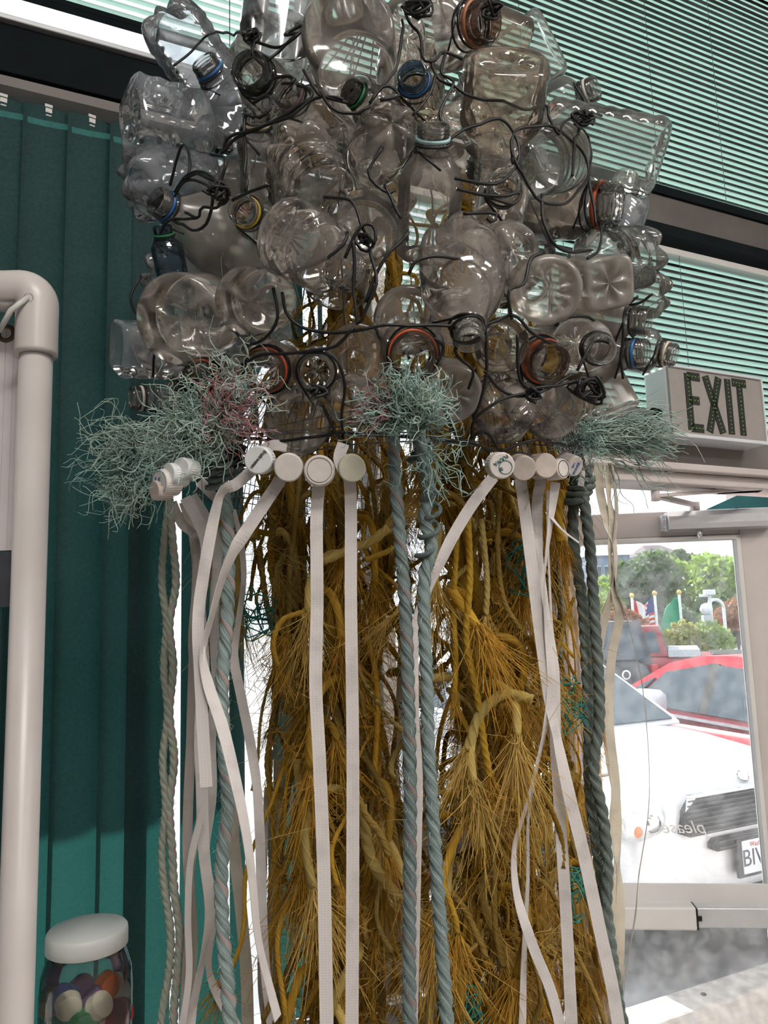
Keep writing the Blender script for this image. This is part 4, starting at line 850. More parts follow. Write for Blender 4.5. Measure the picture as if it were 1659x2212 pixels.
# ================================================================ BLACK WIRE
def wire_path(pts, dz=.03, n=None, Y=None):
    q = []
    for p in pts:
        d = (p[2] if len(p) > 2 else bell_depth(p[0], p[1]) - .04 - dz); q.append(at(p[0], p[1], d))
    q = np.array(q); L = np.linalg.norm(np.diff(q, axis=0), axis=1).sum()
    P = smooth_path(q, n or max(10, int(L / .006)))
    P += np.stack([np.interp(np.arange(len(P)), np.arange(0, len(P) + 4, 4), nr.normal(0, .0012, len(np.arange(0, len(P) + 4, 4)))) for _ in range(3)], 1)
    return P
def wire(pts, label='black wire strand lacing the clear bottles together', r=.0017, group='black lacing wires', **k):
    v, f, _ = sweep(wire_path(pts, **k), circle(6), r); return link('black_wire', mesh('black_wire', v, f, 'wire_black'), label=label, cat='wire', group=group)
WIRES = [
 [(375, 140), (415, 112), (452, 74), (540, 68)], [(540, 68), (555, 62), (560, 85), (535, 90), (530, 72), (562, 70), (548, 95), (545, 120)],
 [(560, 95), (600, 102), (640, 78), (660, 50), (640, 58), (614, 78), (645, 72)], [(545, 95), (548, 122), (574, 150), (582, 180), (560, 195)], [(578, 136), (610, 100), (642, 74)],
 [(560, 195), (598, 168), (630, 166), (634, 178), (608, 182)], [(530, 420), (536, 390), (530, 372), (533, 330), (527, 280), (530, 246), (546, 250)], [(545, 222), (576, 208), (584, 236), (560, 258), (548, 236)],
 [(480, 334), (510, 292), (560, 270), (612, 250), (668, 216), (664, 192), (640, 182)], [(486, 322), (494, 300), (540, 286), (620, 256), (680, 212), (742, 220)],
 [(366, 400), (396, 312), (408, 345), (404, 385)], [(376, 412), (420, 372), (460, 386), (470, 430), (452, 402), (402, 390), (380, 422)], [(455, 332), (485, 350), (474, 400), (492, 430), (470, 442), (496, 412)],
 [(366, 472), (420, 492), (450, 462), (464, 402)], [(500, 432), (536, 416), (584, 400)], [(402, 388), (430, 380), (470, 398), (486, 425), (470, 450), (440, 448), (430, 470), (400, 460)],
 [(660, 152), (680, 190), (702, 214), (752, 220)], [(820, 186), (858, 142), (870, 72), (862, 38)], [(800, 222), (832, 188), (862, 208), (820, 218)],
 [(870, 20), (886, 50), (905, 72), (915, 126), (940, 130), (960, 114), (1000, 126)], [(890, 0), (862, 24), (902, 10), (932, 14), (900, 30), (880, 5), (912, -8)],
 [(935, 130), (946, 166), (982, 182), (1010, 202), (1080, 222), (1136, 236), (1176, 226), (1182, 252), (1206, 292), (1216, 266), (1240, 250)],
 [(960, 114), (958, 160), (982, 182), (950, 240), (956, 270)], [(890, 250), (930, 202), (942, 162)], [(965, 306), (1040, 262), (1090, 262), (1120, 310), (1110, 370), (1060, 390), (985, 382)],
 [(1105, 350), (1110, 292), (1140, 274), (1200, 280), (1254, 322), (1270, 372), (1240, 422), (1200, 440), (1160, 426), (1120, 372), (1108, 330)],
 [(1240, 180), (1276, 250), (1250, 262), (1236, 248), (1266, 232), (1300, 252)], [(1240, 270), (1275, 300), (1276, 380), (1285, 450), (1290, 492)], [(1236, 382), (1240, 312), (1262, 262)],
 [(1170, 422), (1176, 480), (1200, 530), (1240, 546), (1282, 540)], [(985, 412), (1080, 425), (1126, 414), (1110, 438), (1060, 428)],
 [(880, 592), (900, 562), (960, 550), (1030, 570), (1060, 622), (1054, 682)], [(790, 652), (830, 560), (868, 520), (882, 500)], [(750, 562), (770, 502), (800, 490), (812, 520), (790, 542), (760, 512)],
 [(762, 512), (766, 640), (770, 702), (800, 642), (812, 600), (800, 540)], [(610, 630), (622, 682), (680, 712), (760, 716), (860, 702), (980, 706)], [(770, 710), (722, 746), (640, 762), (560, 770), (518, 792)],
 [(610, 592), (680, 570), (740, 530), (752, 502)], [(590, 620), (602, 690), (572, 730), (536, 742), (510, 722)], [(980, 706), (1006, 722), (1050, 702), (1110, 682), (1150, 722), (1190, 742)],
 [(1100, 690), (1096, 632), (1130, 612), (1146, 562), (1176, 546)], [(940, 732), (960, 752), (946, 782)], [(1050, 702), (1054, 790), (1040, 860), (1022, 902)], [(1120, 722), (1128, 830), (1190, 832), (1242, 822)],
 [(1250, 802), (1278, 742), (1310, 736), (1330, 762)], [(1342, 822), (1346, 702), (1356, 682)], [(1170, 842), (1100, 860), (1030, 902), (1020, 942)], [(1045, 800), (1100, 850), (1160, 850), (1240, 812)],
 [(640, 762), (720, 772), (744, 830), (736, 900), (742, 962)], [(1200, 702), (1212, 690), (1262, 680), (1282, 692)], [(305, 596), (279, 640), (300, 682), (330, 702)], [(330, 812), (336, 762), (350, 740)],
 [(520, 942), (600, 952), (700, 940), (742, 930), (850, 942), (1000, 950), (1062, 972)], [(960, 880), (1000, 952), (1050, 930), (1080, 975)], [(1080, 975), (1150, 950), (1230, 960), (1280, 930)], [(310, 920), (400, 960), (470, 1010), (520, 960)],
 [(1000, 460), (1070, 460), (1064, 478), (1050, 470)], [(830, 400), (850, 440), (870, 470)], [(700, 420), (760, 440), (790, 500)], [(1380, 640), (1362, 660), (1385, 655), (1408, 635)], [(1300, 490), (1295, 540), (1270, 560)],
 [(1010, 700), (985, 760), (1020, 800), (1010, 840)], [(700, 880), (720, 930), (760, 960)], [(420, 470), (360, 480), (345, 505)], [(820, 320), (800, 380), (830, 410), (850, 405)], [(690, 200), (720, 240), (760, 240), (800, 225)]]
MARKS = {'the navy ringed neck': (437, 130), 'the black mouth': (537, 148), 'the mauve ringed neck': (620, 200), 'the largest top base': (760, 100), 'the rust ringed mouth': (1050, 50), 'the upturned square jar': (1095, 200), 'the blue ringed mouth': (893, 160), 'the dark green neck': (765, 205), 'the white threaded neck': (1280, 195), 'the pale blue ringed neck': (935, 300), 'the sideways ribbed bottle': (1360, 350), 'the right orange neck': (1320, 440), 'the bare centre-right mouth': (1090, 395), 'the embossed jug': (320, 250), 'the crumpled left base': (290, 370), 'the bright blue ringed neck': (350, 435), 'the yellow ringed mouth': (525, 455), 'the five-lobed base': (635, 320), 'the cream ringed neck': (550, 260), 'the sunburst jar': (640, 520), 'the star moulded base': (535, 650), 'the large oval base': (390, 690), 'the hanging centre neck': (1010, 730), 'the radiating base': (1105, 545), 'the wheel pattern jug': (1190, 630), 'the square cloudy jug': (1320, 610), 'the deep blue ringed neck': (1385, 760), 'the bare lower right mouth': (1303, 756), 'the lower right orange mouth': (1190, 785), 'the lower centre orange mouth': (893, 770), 'the lower left orange mouth': (568, 802), 'the grey threaded mouth': (682, 803), 'the far left orange mouth': (428, 817), 'the cloudy lower base': (980, 850), 'the ribbed lower base': (1093, 905), 'the smoky oval base': (1200, 890), 'the smooth base over the caps': (640, 922), 'the small star base': (760, 875), 'the four front caps': (650, 1000), 'the glossy lobed base': (848, 262)}
def near_mark(p, ban=None): return min((k for k in MARKS if k != ban), key=lambda k: (MARKS[k][0] - p[0]) ** 2 + (MARKS[k][1] - p[1]) ** 2)
seen = {}
for p in WIRES:
    a = near_mark(p[0]); b = near_mark(p[-1], a)
    lab = 'black wire running from %s to %s' % (a, b); n_ = seen.get(frozenset((a, b)), 0); seen[frozenset((a, b))] = n_ + 1
    if n_: lab = ['', 'second black wire between %s and %s', 'third black wire between %s and %s', 'fourth black wire between %s and %s', 'fifth black wire between %s and %s'][n_] % (a, b)
    wire(p, label=lab)
def tangle(x, y, r, n, label, dz=.045):
    t = rnd.uniform(0, 6); pts = []
    for i in range(n):
        a = t + i * 2.3 + rnd.uniform(-.5, .5); q = r * rnd.uniform(.45, 1.); pts.append((x + q * math.cos(a), y + q * .75 * math.sin(a), bell_depth(x, y) - .04 - dz + rnd.uniform(-.015, .015)))
    return wire(pts, label=label, group='wire tangles')
for x, y, r, n, lab in ((470, 415, 30, 16, 'tight tangle of black wire above the yellow neck ring'), (1272, 842, 48, 26, 'dense knot of black wire beside the right teal tuft'), (1258, 255, 32, 14, 'black wire tangle under the white threaded neck'), (540, 78, 22, 14, 'black wire tangle near the top left'), (905, 15, 38, 16, 'black wire tangle at the top centre'), (790, 515, 26, 12, 'small black wire tangle in the middle of the bell'), (690, 845, 26, 14, 'small black wire tangle under the grey threaded mouth'), (500, 985, 45, 22, 'black wire tangle beside the left teal rope'), (1150, 850, 26, 12, 'small black wire tangle left of the oval base'), (400, 830, 34, 14, 'black wire tangle behind the left teal fibres'), (1060, 25, 30, 12, 'black wire curls over the rust ringed mouth')):
    tangle(x, y, r, n, lab)
for b in BOTTLES:                                        # loops round the necks that show
    t, D, L, nD, nL, B0, nd, end = b
    if end != 'n': continue
    x = nrm(np.cross(nd, V(.3, .5, .8))); y = np.cross(nd, x); c = B0 + nd * (L - nL * 1.02); pts = []
    n = 60
    for i in range(n):
        a = 2 * math.pi * 2.2 * i / n; r = nD * .5 * (1.14 + .10 * math.sin(a * .7 + D * 90)); pts.append(c + r * (math.cos(a) * x + math.sin(a) * y) + nd * (.004 * math.sin(a * .5) - .006 * i / n))
    e = pts[-1] + (nrm(np.cross(nd, pts[-1] - c)) * .03 - nd * .01); pts.append(e)
    v, f, _ = sweep(np.array(pts), circle(6), .0013)
    link('wire_loop', mesh('wire_loop', v, f, 'wire_black'), label='black wire loop round the neck of the ' + ' '.join(t['label'].split()[:8]), cat='wire', group='wire loops on bottle necks')
# rim cage of grey hardware cloth
mb = MB()
def rim(a, r, z): return V(AX[0] + r * math.cos(a), AX[1] + r * math.sin(a), z)
RZ = at(870, 945, .82)[2]
for k in range(6):
    mb.tube([rim(a, .275 - .004 * k + .003 * math.sin(5 * a), RZ - .004 + .011 * k - .005 + .010 * math.sin(3 * a + k)) for a in np.linspace(0, 2 * math.pi, 90)], .0008, 4)
for k in range(150):
    a = 2 * math.pi * k / 150; mb.tube([rim(a, .277, RZ - .012), rim(a + .01, .265, RZ + .04), rim(a, .23, RZ + .09)], .0007, 4)
cg_ = mb.obj('wire_mesh_rim', 'wire_grey', label='grey wire mesh ring under the bottles holding the caps and ropes', cat='wire mesh')
mb = MB()
for k in range(14):
    a = 2 * math.pi * k / 14; mb.tube([rim(a, .23, RZ + .09), rim(a, .25, RZ + .3), rim(a, .17, RZ + .55), rim(a, .02, RZ + .75)], .0012, 4)
mb.tube([(AX[0], AX[1], RZ + .7), (AX[0], AX[1], 4.0)], .004, 6)
mb.obj('hanging_frame', 'wire_grey', cg_)

# ================================================================ CAPS, STRAPS, ROPES
def cap_geo(R, H):
    seg = 60; th = np.arange(seg) * 2 * math.pi / seg; kn = 1 + .014 * (np.cos(30 * th)); pr = [(.00002, 0, 0), (R * .90, 0, 0), (R * .96, -H * .04, 0), (R, -H * .14, 0), (R, -H * .2, 1), (R, -H * .9, 1), (R * 1.02, -H, 0), (R * .93, -H, 0), (R * .92, -H * .25, 0), (.001, -H * .2, 0)]
    v = np.concatenate([np.stack([r * (kn if k else 1) * np.cos(th), r * (kn if k else 1) * np.sin(th), np.full(seg, z)], -1) for r, z, k in pr]); n = len(pr)
    return v, [(i * seg + j, i * seg + (j + 1) % seg, (i + 1) * seg + (j + 1) % seg, (i + 1) * seg + j) for i in range(n - 1) for j in range(seg)]
def cap(px, py, dpx, d, mat, label, Y=None, H=.62, text=None, deco=None, dep=None, up=None):
    dep = dep or (.775 if px < 600 else .83 + .0005 * (px - 1100)); P = at(px, py, dep); R = dpx * dep / F / 2; dv = raydir(px, py, d)
    upv = UP - dv * np.dot(UP, dv); xv = np.cross(upv, dv)
    t = empty('bottle_cap', label=label, cat='bottle cap', group='white caps under the bell'); t.matrix_world = frame_matrix(P, dv, xv)
    v, f = cap_geo(R, R * 2 * H); sh = link('cap_shell', mesh('cap_shell', v, f, mat), t); sh.data.polygons.foreach_set('use_smooth', [False] * len(sh.data.polygons))
    for (s, size, x, y, rot, m, shear) in (text or []):
        link('lettering', text_mesh('lettering', s, size * R, m, .0003, shear=shear), t, loc=(x * R, y * R, .0004), rot=(0, 0, math.radians(rot)))
    for (r0, r1, x, y, m, sy) in (deco or []):
        rv, rf = lathe([(r0 * R, .0004), (r1 * R, .0004), (r1 * R, .0001), (r0 * R, .0001)], 28); o = link('printed_ring', mesh('printed_ring', rv, rf, m, smooth=False), t, loc=(x * R, y * R, 0)); o.scale = (1, sy, 1)
    return t
cap(557, 994, 62, (-.22, .0, .97), 'cap_cool', 'white cap printed fruitwater, leftmost of the four front caps', text=[('fruit', .40, .33, .39, 230, 'ink_black', .0), ('water.', .36, -.22, -.26, 230, 'ink_black', 0)], dep=.765)
cap(623, 1010, 63, (-.04, -.02, 1.), 'cap_white', 'plain pinkish-white cap, second of the four front caps', dep=.765)
cap(690, 1016, 68, (.0, .08, 1.), 'cap_white', 'white cap with brown ring line, third of the four front caps', deco=[(.77, .80, 0, .02, 'ink_brown', 1.)], dep=.765)
cap(761, 1012, 60, (.06, -.06, 1.), 'cap_cream', 'cream cap with grimy side, rightmost of the four front caps', dep=.765)
cap(389, 1012, 50, (-.62, .08, .75), 'cap_cool', 'plain bluish-white cap under the left teal tuft', H=.8)
cap(362, 1025, 52, (-.80, .05, .55), 'cap_cool', 'white cap turned left, between two caps at far left', H=.8)
cap(344, 1042, 58, (-.80, .0, .55), 'cap_white', 'white cap with blue print among the left caps', H=.7, text=[('DA', .34, .0, .15, 90, 'ink_blue', 0), ('NATURA', .24, -.4, -.05, 90, 'ink_blue', 0)], deco=[(.86, .89, 0, 0, 'ink_blue', 1)])
cap(333, 1060, 44, (-.85, -.05, .45), 'cap_tan', 'small tan cap at the far left', H=.8)
cap(1085, 1006, 58, (.28, -.02, .96), 'cap_white', 'white cap with dark teal print, left of the right-hand caps', text=[('FUUVA', .40, -.12, .42, 215, 'ink_teal', 0), ('*', .8, -.1, -.42, 0, 'ink_teal', 0)], deco=[(.48, .53, .25, -.12, 'ink_teal', 1.)], dep=.78)
cap(1132, 1012, 56, (.25, -.1, .96), 'cap_tan', 'plain tan cap between the printed cap and the next', H=.8)
cap(1180, 1006, 56, (.42, .05, .9), 'cap_tan', 'taller plain tan cap at right of the plain pair', H=.8)
cap(1217, 1012, 46, (.78, .10, .6), 'cap_white', 'narrow cap with dark ring seen nearly edge-on', deco=[(.74, .80, 0, 0, 'ink_black', 1.)], H=.8)
cap(1244, 1008, 46, (.70, -.25, .66), 'cap_white', 'white cap with blue lettering, rightmost of all caps', text=[('WAKE', .45, .1, -.2, 70, 'ink_blue', 0), ('ON', .32, -.35, .1, 70, 'ink_blue', 0)], H=.9)

def strap(pts, wpx, label, Y=.80, mat='strap_white', tw=None, group='white packing straps'):
    """flat strap through pixels (x, y[, width factor]) in the plane y = Y"""
    q = np.array([at_y(p[0], p[1], p[3] if len(p) > 3 else Y) for p in pts]); dep = depth_of(q[0]); wd_ = wpx * dep / F / 2
    n = max(24, int(abs(pts[-1][1] - pts[0][1]) / 9)); P = smooth_path(q, n); L = np.concatenate([[0], np.cumsum(np.linalg.norm(np.diff(q, axis=0), axis=1))]); u = np.linspace(0, L[-1], n)
    an = np.interp(u, L, [math.acos(min(1, p[2])) if len(p) > 2 else 0. for p in pts])
    if tw: an = an + tw * np.linspace(0, 1, n)
    v, f, uv = sweep(P, [(-wd_, -.0004), (-wd_ * .3, -.0004), (wd_ * .3, -.0004), (wd_, -.0004), (wd_, .0004), (wd_ * .3, .0004), (-wd_ * .3, .0004), (-wd_, .0004)], 1., twist=an, ref=(0.05, -1, .1))
    return link('packing_strap', mesh('packing_strap', v, f, mat, uv=uv, smooth=False), label=label, cat='strap', group=group)
strap([(690, 1040), (684, 1120), (685, 1300), (682, 1480), (690, 1640), (700, 1900), (706, 2240)], 27, 'wide white strap under the ringed cap, left of the central pair', .775)
strap([(742, 958), (733, 990), (744, 1020), (757, 1060), (758, 1300), (762, 1600), (762, 1900), (760, 2240)], 26, 'wide white strap under the cream cap, right of the central pair', .775)
strap([(545, 1016), (510, 1046), (480, 1062, .35), (462, 1120, .8), (440, 1240), (428, 1340, .9), (432, 1450), (440, 1600), (446, 1700)], 25, 'white strap twisting left from the printed front cap', .78)
strap([(606, 1036), (570, 1090), (530, 1150), (505, 1190, .6), (480, 1250, .3), (455, 1340, .2), (438, 1410, .25), (450, 1480, .7), (480, 1570, .8), (505, 1670, .7), (530, 1790, .5), (545, 1900, .4), (560, 2040, .3), (600, 2200, .4)], 28, 'strap running down left from the second front cap', .78)
strap([(1066, 1030), (1020, 1090), (975, 1165), (940, 1240, .7), (905, 1320, .7), (893, 1400, .9), (893, 1560), (900, 1680), (896, 1900), (888, 2240)], 25, 'strap sweeping left from the teal printed cap behind the twin ropes', .84)
for i, (pts, wpx, Y, m, lab) in enumerate([
  ([(372, 1085), (392, 1130), (424, 1170, .7), (424, 1280), (418, 1420), (412, 1600, .8), (405, 1800), (408, 1960, .5), (398, 2240)], 20, 1.0, 'strap_grey', 'greyish strap leftmost beside the braided rope'),
  ([(400, 1075), (430, 1130), (446, 1190), (432, 1300, .9), (440, 1440), (432, 1580, .9), (436, 1700), (440, 1830, .9), (452, 1960, .6), (440, 2060, .3), (415, 2180, .6), (405, 2240)], 24, .98, 'strap_white', 'broad white strap in the left bundle'),
  ([(415, 1070), (445, 1120), (470, 1190), (462, 1330, .8), (468, 1480), (455, 1600), (458, 1720, .7), (445, 1850, .4), (460, 1960, .8), (452, 2100, .3), (500, 2200, .8), (520, 2240)], 22, 1.02, 'strap_white', 'white strap in the left bundle nearest the teal rope'),
  ([(395, 1085), (415, 1150), (424, 1250), (415, 1400, .8), (430, 1520, .9), (452, 1640), (430, 1780, .8), (412, 1880), (418, 2050), (398, 2240)], 17, 1.04, 'strap_cream', 'cream strap in the left bundle'),
  ([(505, 1100, .3), (522, 1180, .5), (526, 1260, .4), (512, 1360, .5), (505, 1420, .9), (520, 1500), (540, 1600), (555, 1700, .8), (562, 1820), (566, 1960), (572, 2080), (590, 2240)], 20, .98, 'strap_white', 'thin white strap right of the left teal rope'),
  ([(430, 1040), (452, 1062), (478, 1090), (490, 1110)], 20, .86, 'strap_white', 'short white strap from the bluish cap to the rope'),
  ([(470, 1140), (478, 1260, .7), (470, 1400), (482, 1540, .8), (500, 1700), (506, 1830), (520, 1960), (532, 2100), (536, 2240)], 24, 1.10, 'strap_cream', 'cream strap behind the left teal rope'),
  ([(600, 1640), (606, 1760), (602, 1880), (590, 2010), (578, 2120), (582, 2160)], 19, 1.16, 'strap_cream', 'cream strap end hanging in front of the mint vane'),
  ([(575, 1700, .5), (572, 1830), (568, 1960, .7), (560, 2100, .4), (575, 2240)], 12, 1.1, 'strap_white', 'narrow white strap against the bright window'),
  ([(440, 1740, .8), (412, 1860), (406, 1980), (408, 2110), (390, 2240)], 14, .96, 'strap_white', 'narrow strap crossing low in the left bundle'),
  ([(870, 1350, .8), (866, 1500), (862, 1620)], 20, 1.25, 'strap_cream', 'cream strap deep behind the left central rope'),
  ([(915, 1380, .6), (918, 1560), (922, 1740), (915, 1900, .6), (922, 2020)], 16, 1.2, 'strap_cream', 'cream strap deep between the central ropes')]):
    strap(pts, wpx, lab, Y, m)
strap([(1124, 1035), (1132, 1090), (1146, 1200), (1166, 1360), (1186, 1500), (1200, 1580, .8), (1230, 1720), (1262, 1850), (1296, 2010), (1322, 2130), (1340, 2240)], 26, 'broad strap from the tan caps running down to the right', .90)
strap([(1168, 1035), (1160, 1100), (1166, 1200, .7), (1180, 1330, .8), (1196, 1450), (1200, 1600), (1212, 1800), (1222, 1960), (1236, 2240)], 24, 'straight white strap below the taller tan cap', .92)
strap([(1200, 1042), (1190, 1120, .7), (1176, 1250, .3), (1180, 1350, .6), (1192, 1480), (1174, 1590, .5), (1140, 1730, .5), (1112, 1830, .6), (1116, 1930, .8), (1150, 2040), (1190, 2140), (1216, 2240)], 21, 'strap bending left then right over the right rope mass', .90)
strap([(1188, 1060), (1184, 1160, .4), (1190, 1320, .5), (1196, 1460, .6), (1164, 1640, .5), (1142, 1760, .5), (1140, 1900, .6), (1132, 2060, .8), (1128, 2240)], 15, 'thin strap hanging inside the right rope mass', .93)
strap([(1180, 1105, .8), (1215, 1145, .5), (1250, 1172, .5)], 13, 'short strap end sticking out right beside the twin ropes', .9)
strap([(1276, 985, .5), (1262, 1010, .6), (1254, 1050)], 14, 'short curled strap beside the rightmost cap', 1.0)
strap([(1292, 1000), (1296, 1060), (1312, 1130), (1328, 1180, .7), (1326, 1260, .6), (1300, 1360), (1286, 1460)], 19, 'pale strap crossing left in front of the open door', 1.1, 'strap_cream')
strap([(1312, 1000), (1316, 1080, .6), (1324, 1130), (1318, 1200, .6), (1326, 1280, .8), (1338, 1330), (1320, 1430), (1316, 1560), (1330, 1700), (1326, 1780), (1336, 1880, .6), (1340, 1960), (1338, 2080), (1330, 2240)], 19, 'long pale strap in front of the open door', 1.1, 'strap_cream')
strap([(1322, 1000, .6), (1332, 1100, .7), (1326, 1180, .6), (1330, 1260, .4), (1352, 1330, .35), (1380, 1440, .3), (1392, 1520, .3), (1402, 1650, .35), (1400, 1760, .35), (1380, 1890, .3), (1372, 1980, .5), (1352, 2100, .4), (1345, 2180, .3)], 16, 'thin twisted strap furthest right before the parked cars', 1.1, 'strap_grey')
strap([(1308, 1560), (1318, 1640), (1336, 1760, .8), (1330, 1900, .8), (1318, 2000)], 20, 'pale strap beside the right twin ropes', 1.16, 'strap_cream')
strap([(620, 965), (590, 962), (560, 975)], 24, 'short strap looped behind the four front caps', .80)

def rope_mesh(name, P, R, mats, pitch=3.4, seg=18, lobes=3, pink=True, fz=.28, rad=None):
    P = np.asarray(P, float); L = np.concatenate([[0], np.cumsum(np.linalg.norm(np.diff(P, axis=0), axis=1))]); th = np.arange(seg) * 2 * math.pi / seg
    rr = (1 - fz) + fz * np.abs(np.cos(lobes / 2 * th)); sec = np.stack([rr * np.cos(th), rr * np.sin(th)], 1)
    v, f, uv = sweep(P, sec, R if rad is None else R * rad, twist=-L * 2 * math.pi / (pitch * 2 * R))
    fm = None
    if len(mats) > 1:
        j = np.tile(np.arange(seg), len(P) - 1); lob = ((j + seg / (2 * lobes)) // (seg / lobes)).astype(int) % lobes; fm = np.where(lob == 0, np.where((j % (seg // lobes)) < seg // lobes // 3, 1, 0), 0).tolist() + [0, 0]
    return mesh(name, v, f, mats, uv=uv, fmat=fm)
def hair(P, R, n, ln, mat, parent, r=.00022):
    P = np.asarray(P); i = nr.randint(1, len(P) - 1, n); d = nr.normal(size=(n, 3)); d /= np.linalg.norm(d, axis=1)[:, None]; T = P[i] - P[i - 1]; T /= np.linalg.norm(T, axis=1)[:, None]
    d -= T * (d * T).sum(1)[:, None]; d /= np.linalg.norm(d, axis=1)[:, None] + 1e-9; s = np.linspace(0, 1, 4)[None, :, None]
    lines = P[i][:, None] + d[:, None] * (R * .8 + s * ln * nr.uniform(.3, 1, (n, 1, 1))) + T[:, None] * s * ln * nr.uniform(-1.2, 1.2, (n, 1, 1))
    v, f = fibres(lines, r); return link('fuzz', mesh('fuzz', v, f, mat), parent, kind='stuff')
def rope_thing(name, pts, wpx, label, Y, mats=('rope_teal', 'rope_pink'), step=.0022, fuzz=500, group='teal ropes under the bell', **k):
    q = np.array([at_y(p[0], p[1], p[2] if len(p) > 2 else Y) for p in pts]); R = wpx * depth_of(q[0]) / F / 2; L = np.linalg.norm(np.diff(q, axis=0), axis=1).sum()
    P = smooth_path(q, int(L / step)); t = empty(name, tuple(q[0]), label=label, cat='rope', group=group)
    rm = rope_mesh('rope', P - q[0], R, list(mats), **k); link('rope', rm, t); hair(P - q[0], R, fuzz, R * .9, 'fibre_teal', t); return t, q[0], R
RA = rope_thing('teal_rope', [(846, 900), (850, 960), (855, 1050), (866, 1180), (876, 1320), (882, 1500), (886, 1700), (885, 1900), (884, 2100), (886, 2240)], 29, 'thick teal rope with pink strand, left of the central pair', .76)
RB = rope_thing('teal_rope', [(905, 930), (912, 980), (925, 1060), (918, 1120), (932, 1180), (918, 1240), (916, 1330), (922, 1470), (926, 1620), (936, 1780), (944, 1900), (954, 2040), (968, 2240)], 29, 'thick teal rope with coiled top, right of the central pair', .76, mats=('rope_teal',))
RC = rope_thing('teal_rope', [(468, 960), (476, 1020), (490, 1110), (494, 1230), (490, 1350), (480, 1480), (484, 1620), (492, 1740), (478, 1880), (482, 2020), (492, 2130), (498, 2240)], 30, 'thick teal rope with pink strand hanging at left', .84)
RD = rope_thing('braided_rope', [(366, 1078), (354, 1180), (350, 1260), (360, 1350), (354, 1440), (362, 1540), (352, 1640), (358, 1740), (350, 1840), (356, 1920), (368, 2010), (366, 2090), (352, 2180), (345, 2240)], 17, 'thin grey-green rope at far left, left strand of the braid', 1.0, mats=('rope_moss',))
RE = rope_thing('braided_rope', [(366, 1078), (374, 1180), (380, 1260), (366, 1350), (374, 1440), (366, 1540), (376, 1640), (366, 1740), (372, 1840), (376, 1920), (388, 2010), (384, 2090), (376, 2180), (375, 2240)], 18, 'thin grey-green rope at far left, right strand of the braid', 1.0, mats=('rope_moss', 'rope_pink'))
RF = rope_thing('teal_rope', [(1246, 1020), (1238, 1100), (1240, 1180), (1258, 1300), (1266, 1420), (1272, 1560), (1274, 1700), (1290, 1830), (1308, 1950), (1324, 2080), (1346, 2240)], 25, 'dull teal rope at right, left one of the twin ropes', 1.06, mats=('rope_dull',))
RG = rope_thing('teal_rope', [(1252, 1020), (1264, 1100), (1276, 1200), (1284, 1330), (1292, 1450), (1294, 1560), (1282, 1660), (1302, 1760), (1312, 1880), (1308, 2000), (1326, 2120), (1352, 2240)], 25, 'dull teal rope at right, right one of the twin ropes', 1.04, mats=('rope_dull',))
rope_thing('thin_rope', [(585, 1620), (580, 1750), (586, 1880), (582, 2000), (592, 2100), (588, 2240)], 13, 'thin speckled rope in front of the mint vane', 1.2, mats=('rope_moss', 'rope_pink'), fuzz=200)
rope_thing('thin_rope', [(600, 1680), (598, 1800), (592, 1900), (602, 2000), (598, 2110), (602, 2240)], 9, 'thinnest speckled cord lit from behind at left', 1.22, mats=('rope_moss', 'rope_pink'), fuzz=200)
rope_thing('thin_rope', [(1210, 1100), (1206, 1200), (1214, 1320), (1210, 1420)], 11, 'thin mossy cord between the straps and the right rope mass', 1.12, mats=('rope_moss',), fuzz=150)
rope_thing('thin_rope', [(950, 1780), (956, 1900), (966, 2020), (972, 2140), (968, 2240)], 10, 'thin mossy cord behind the right central rope', 1.2, mats=('rope_moss',), fuzz=150)
# coils round the tops
def coil(t, px, py0, py1, Y, wpx, n, thick, mat):
    q = []
    for i in range(n * 14 + 1):
        u = i / (n * 14); c = at_y(px + 8 * math.sin(u * 5), py0 + (py1 - py0) * u, Y); R = wpx * depth_of(c) / F / 2; a = 2 * math.pi * n * u
        q.append(c + R * (math.cos(a) * V(1, 0, 0) + math.sin(a) * V(0, -1, 0)) - V(0, 0, .004 * math.sin(a)))
    o = np.array(t.location); r = thick * depth_of(q[0]) / F / 2; link('coil', rope_mesh('coil', np.array(q) - o, r, [mat], seg=12, pitch=4), t)
coil(RB[0], 925, 1060, 1220, .76, 36, 4, 12, 'rope_teal'); coil(RC[0], 474, 985, 1060, .84, 36, 5, 13, 'rope_teal'); coil(RF[0], 1250, 1020, 1090, 1.05, 44, 5, 17, 'rope_dull'); coil(RB[0], 908, 950, 1000, .77, 34, 4, 11, 'rope_teal')
# frayed tufts
def tuft(t, px, py, dep, dirs, n, lpx, mat, curl=.34, r=.00075, spread=.5, gather=10):
    """curly fibres leaving (px, py) along one of dirs (right, up, towards viewer)"""
    m = 16; base = at(px, py, dep); ln = lpx * dep / F; s = np.linspace(0, 1, m); out = []
    for i in range(int(n * .62)):
        d = np.asarray(dirs[i % len(dirs)], float) + nr.normal(0, spread, 3) * V(1, 1, .6); d = camdir(d); L = ln * nr.uniform(.35, 1.05)
        a = nrm(np.cross(d, nr.normal(size=3))); b = np.cross(d, a); k1, k2 = nr.uniform(4, 15, 2); p1, p2 = nr.uniform(0, 6.3, 2); am = curl * L * nr.uniform(.1, .55)
        g = base + (RT * nr.normal(0, gather) + UP * nr.normal(0, gather)) * dep / F
        out.append(g + d * (L * s)[:, None] + a * (am * np.sin(k1 * s + p1) * s ** .7)[:, None] + b * (am * np.sin(k2 * s + p2) * s ** .7)[:, None] - V(0, 0, 1) * (L * .25 * s ** 2 * nr.uniform(0, 1.))[:, None])
    v, f = fibres(np.array(out), r); o = np.array(t.location); return link('frayed_end', mesh('frayed_end', v - o, f, mat), t, kind='stuff')
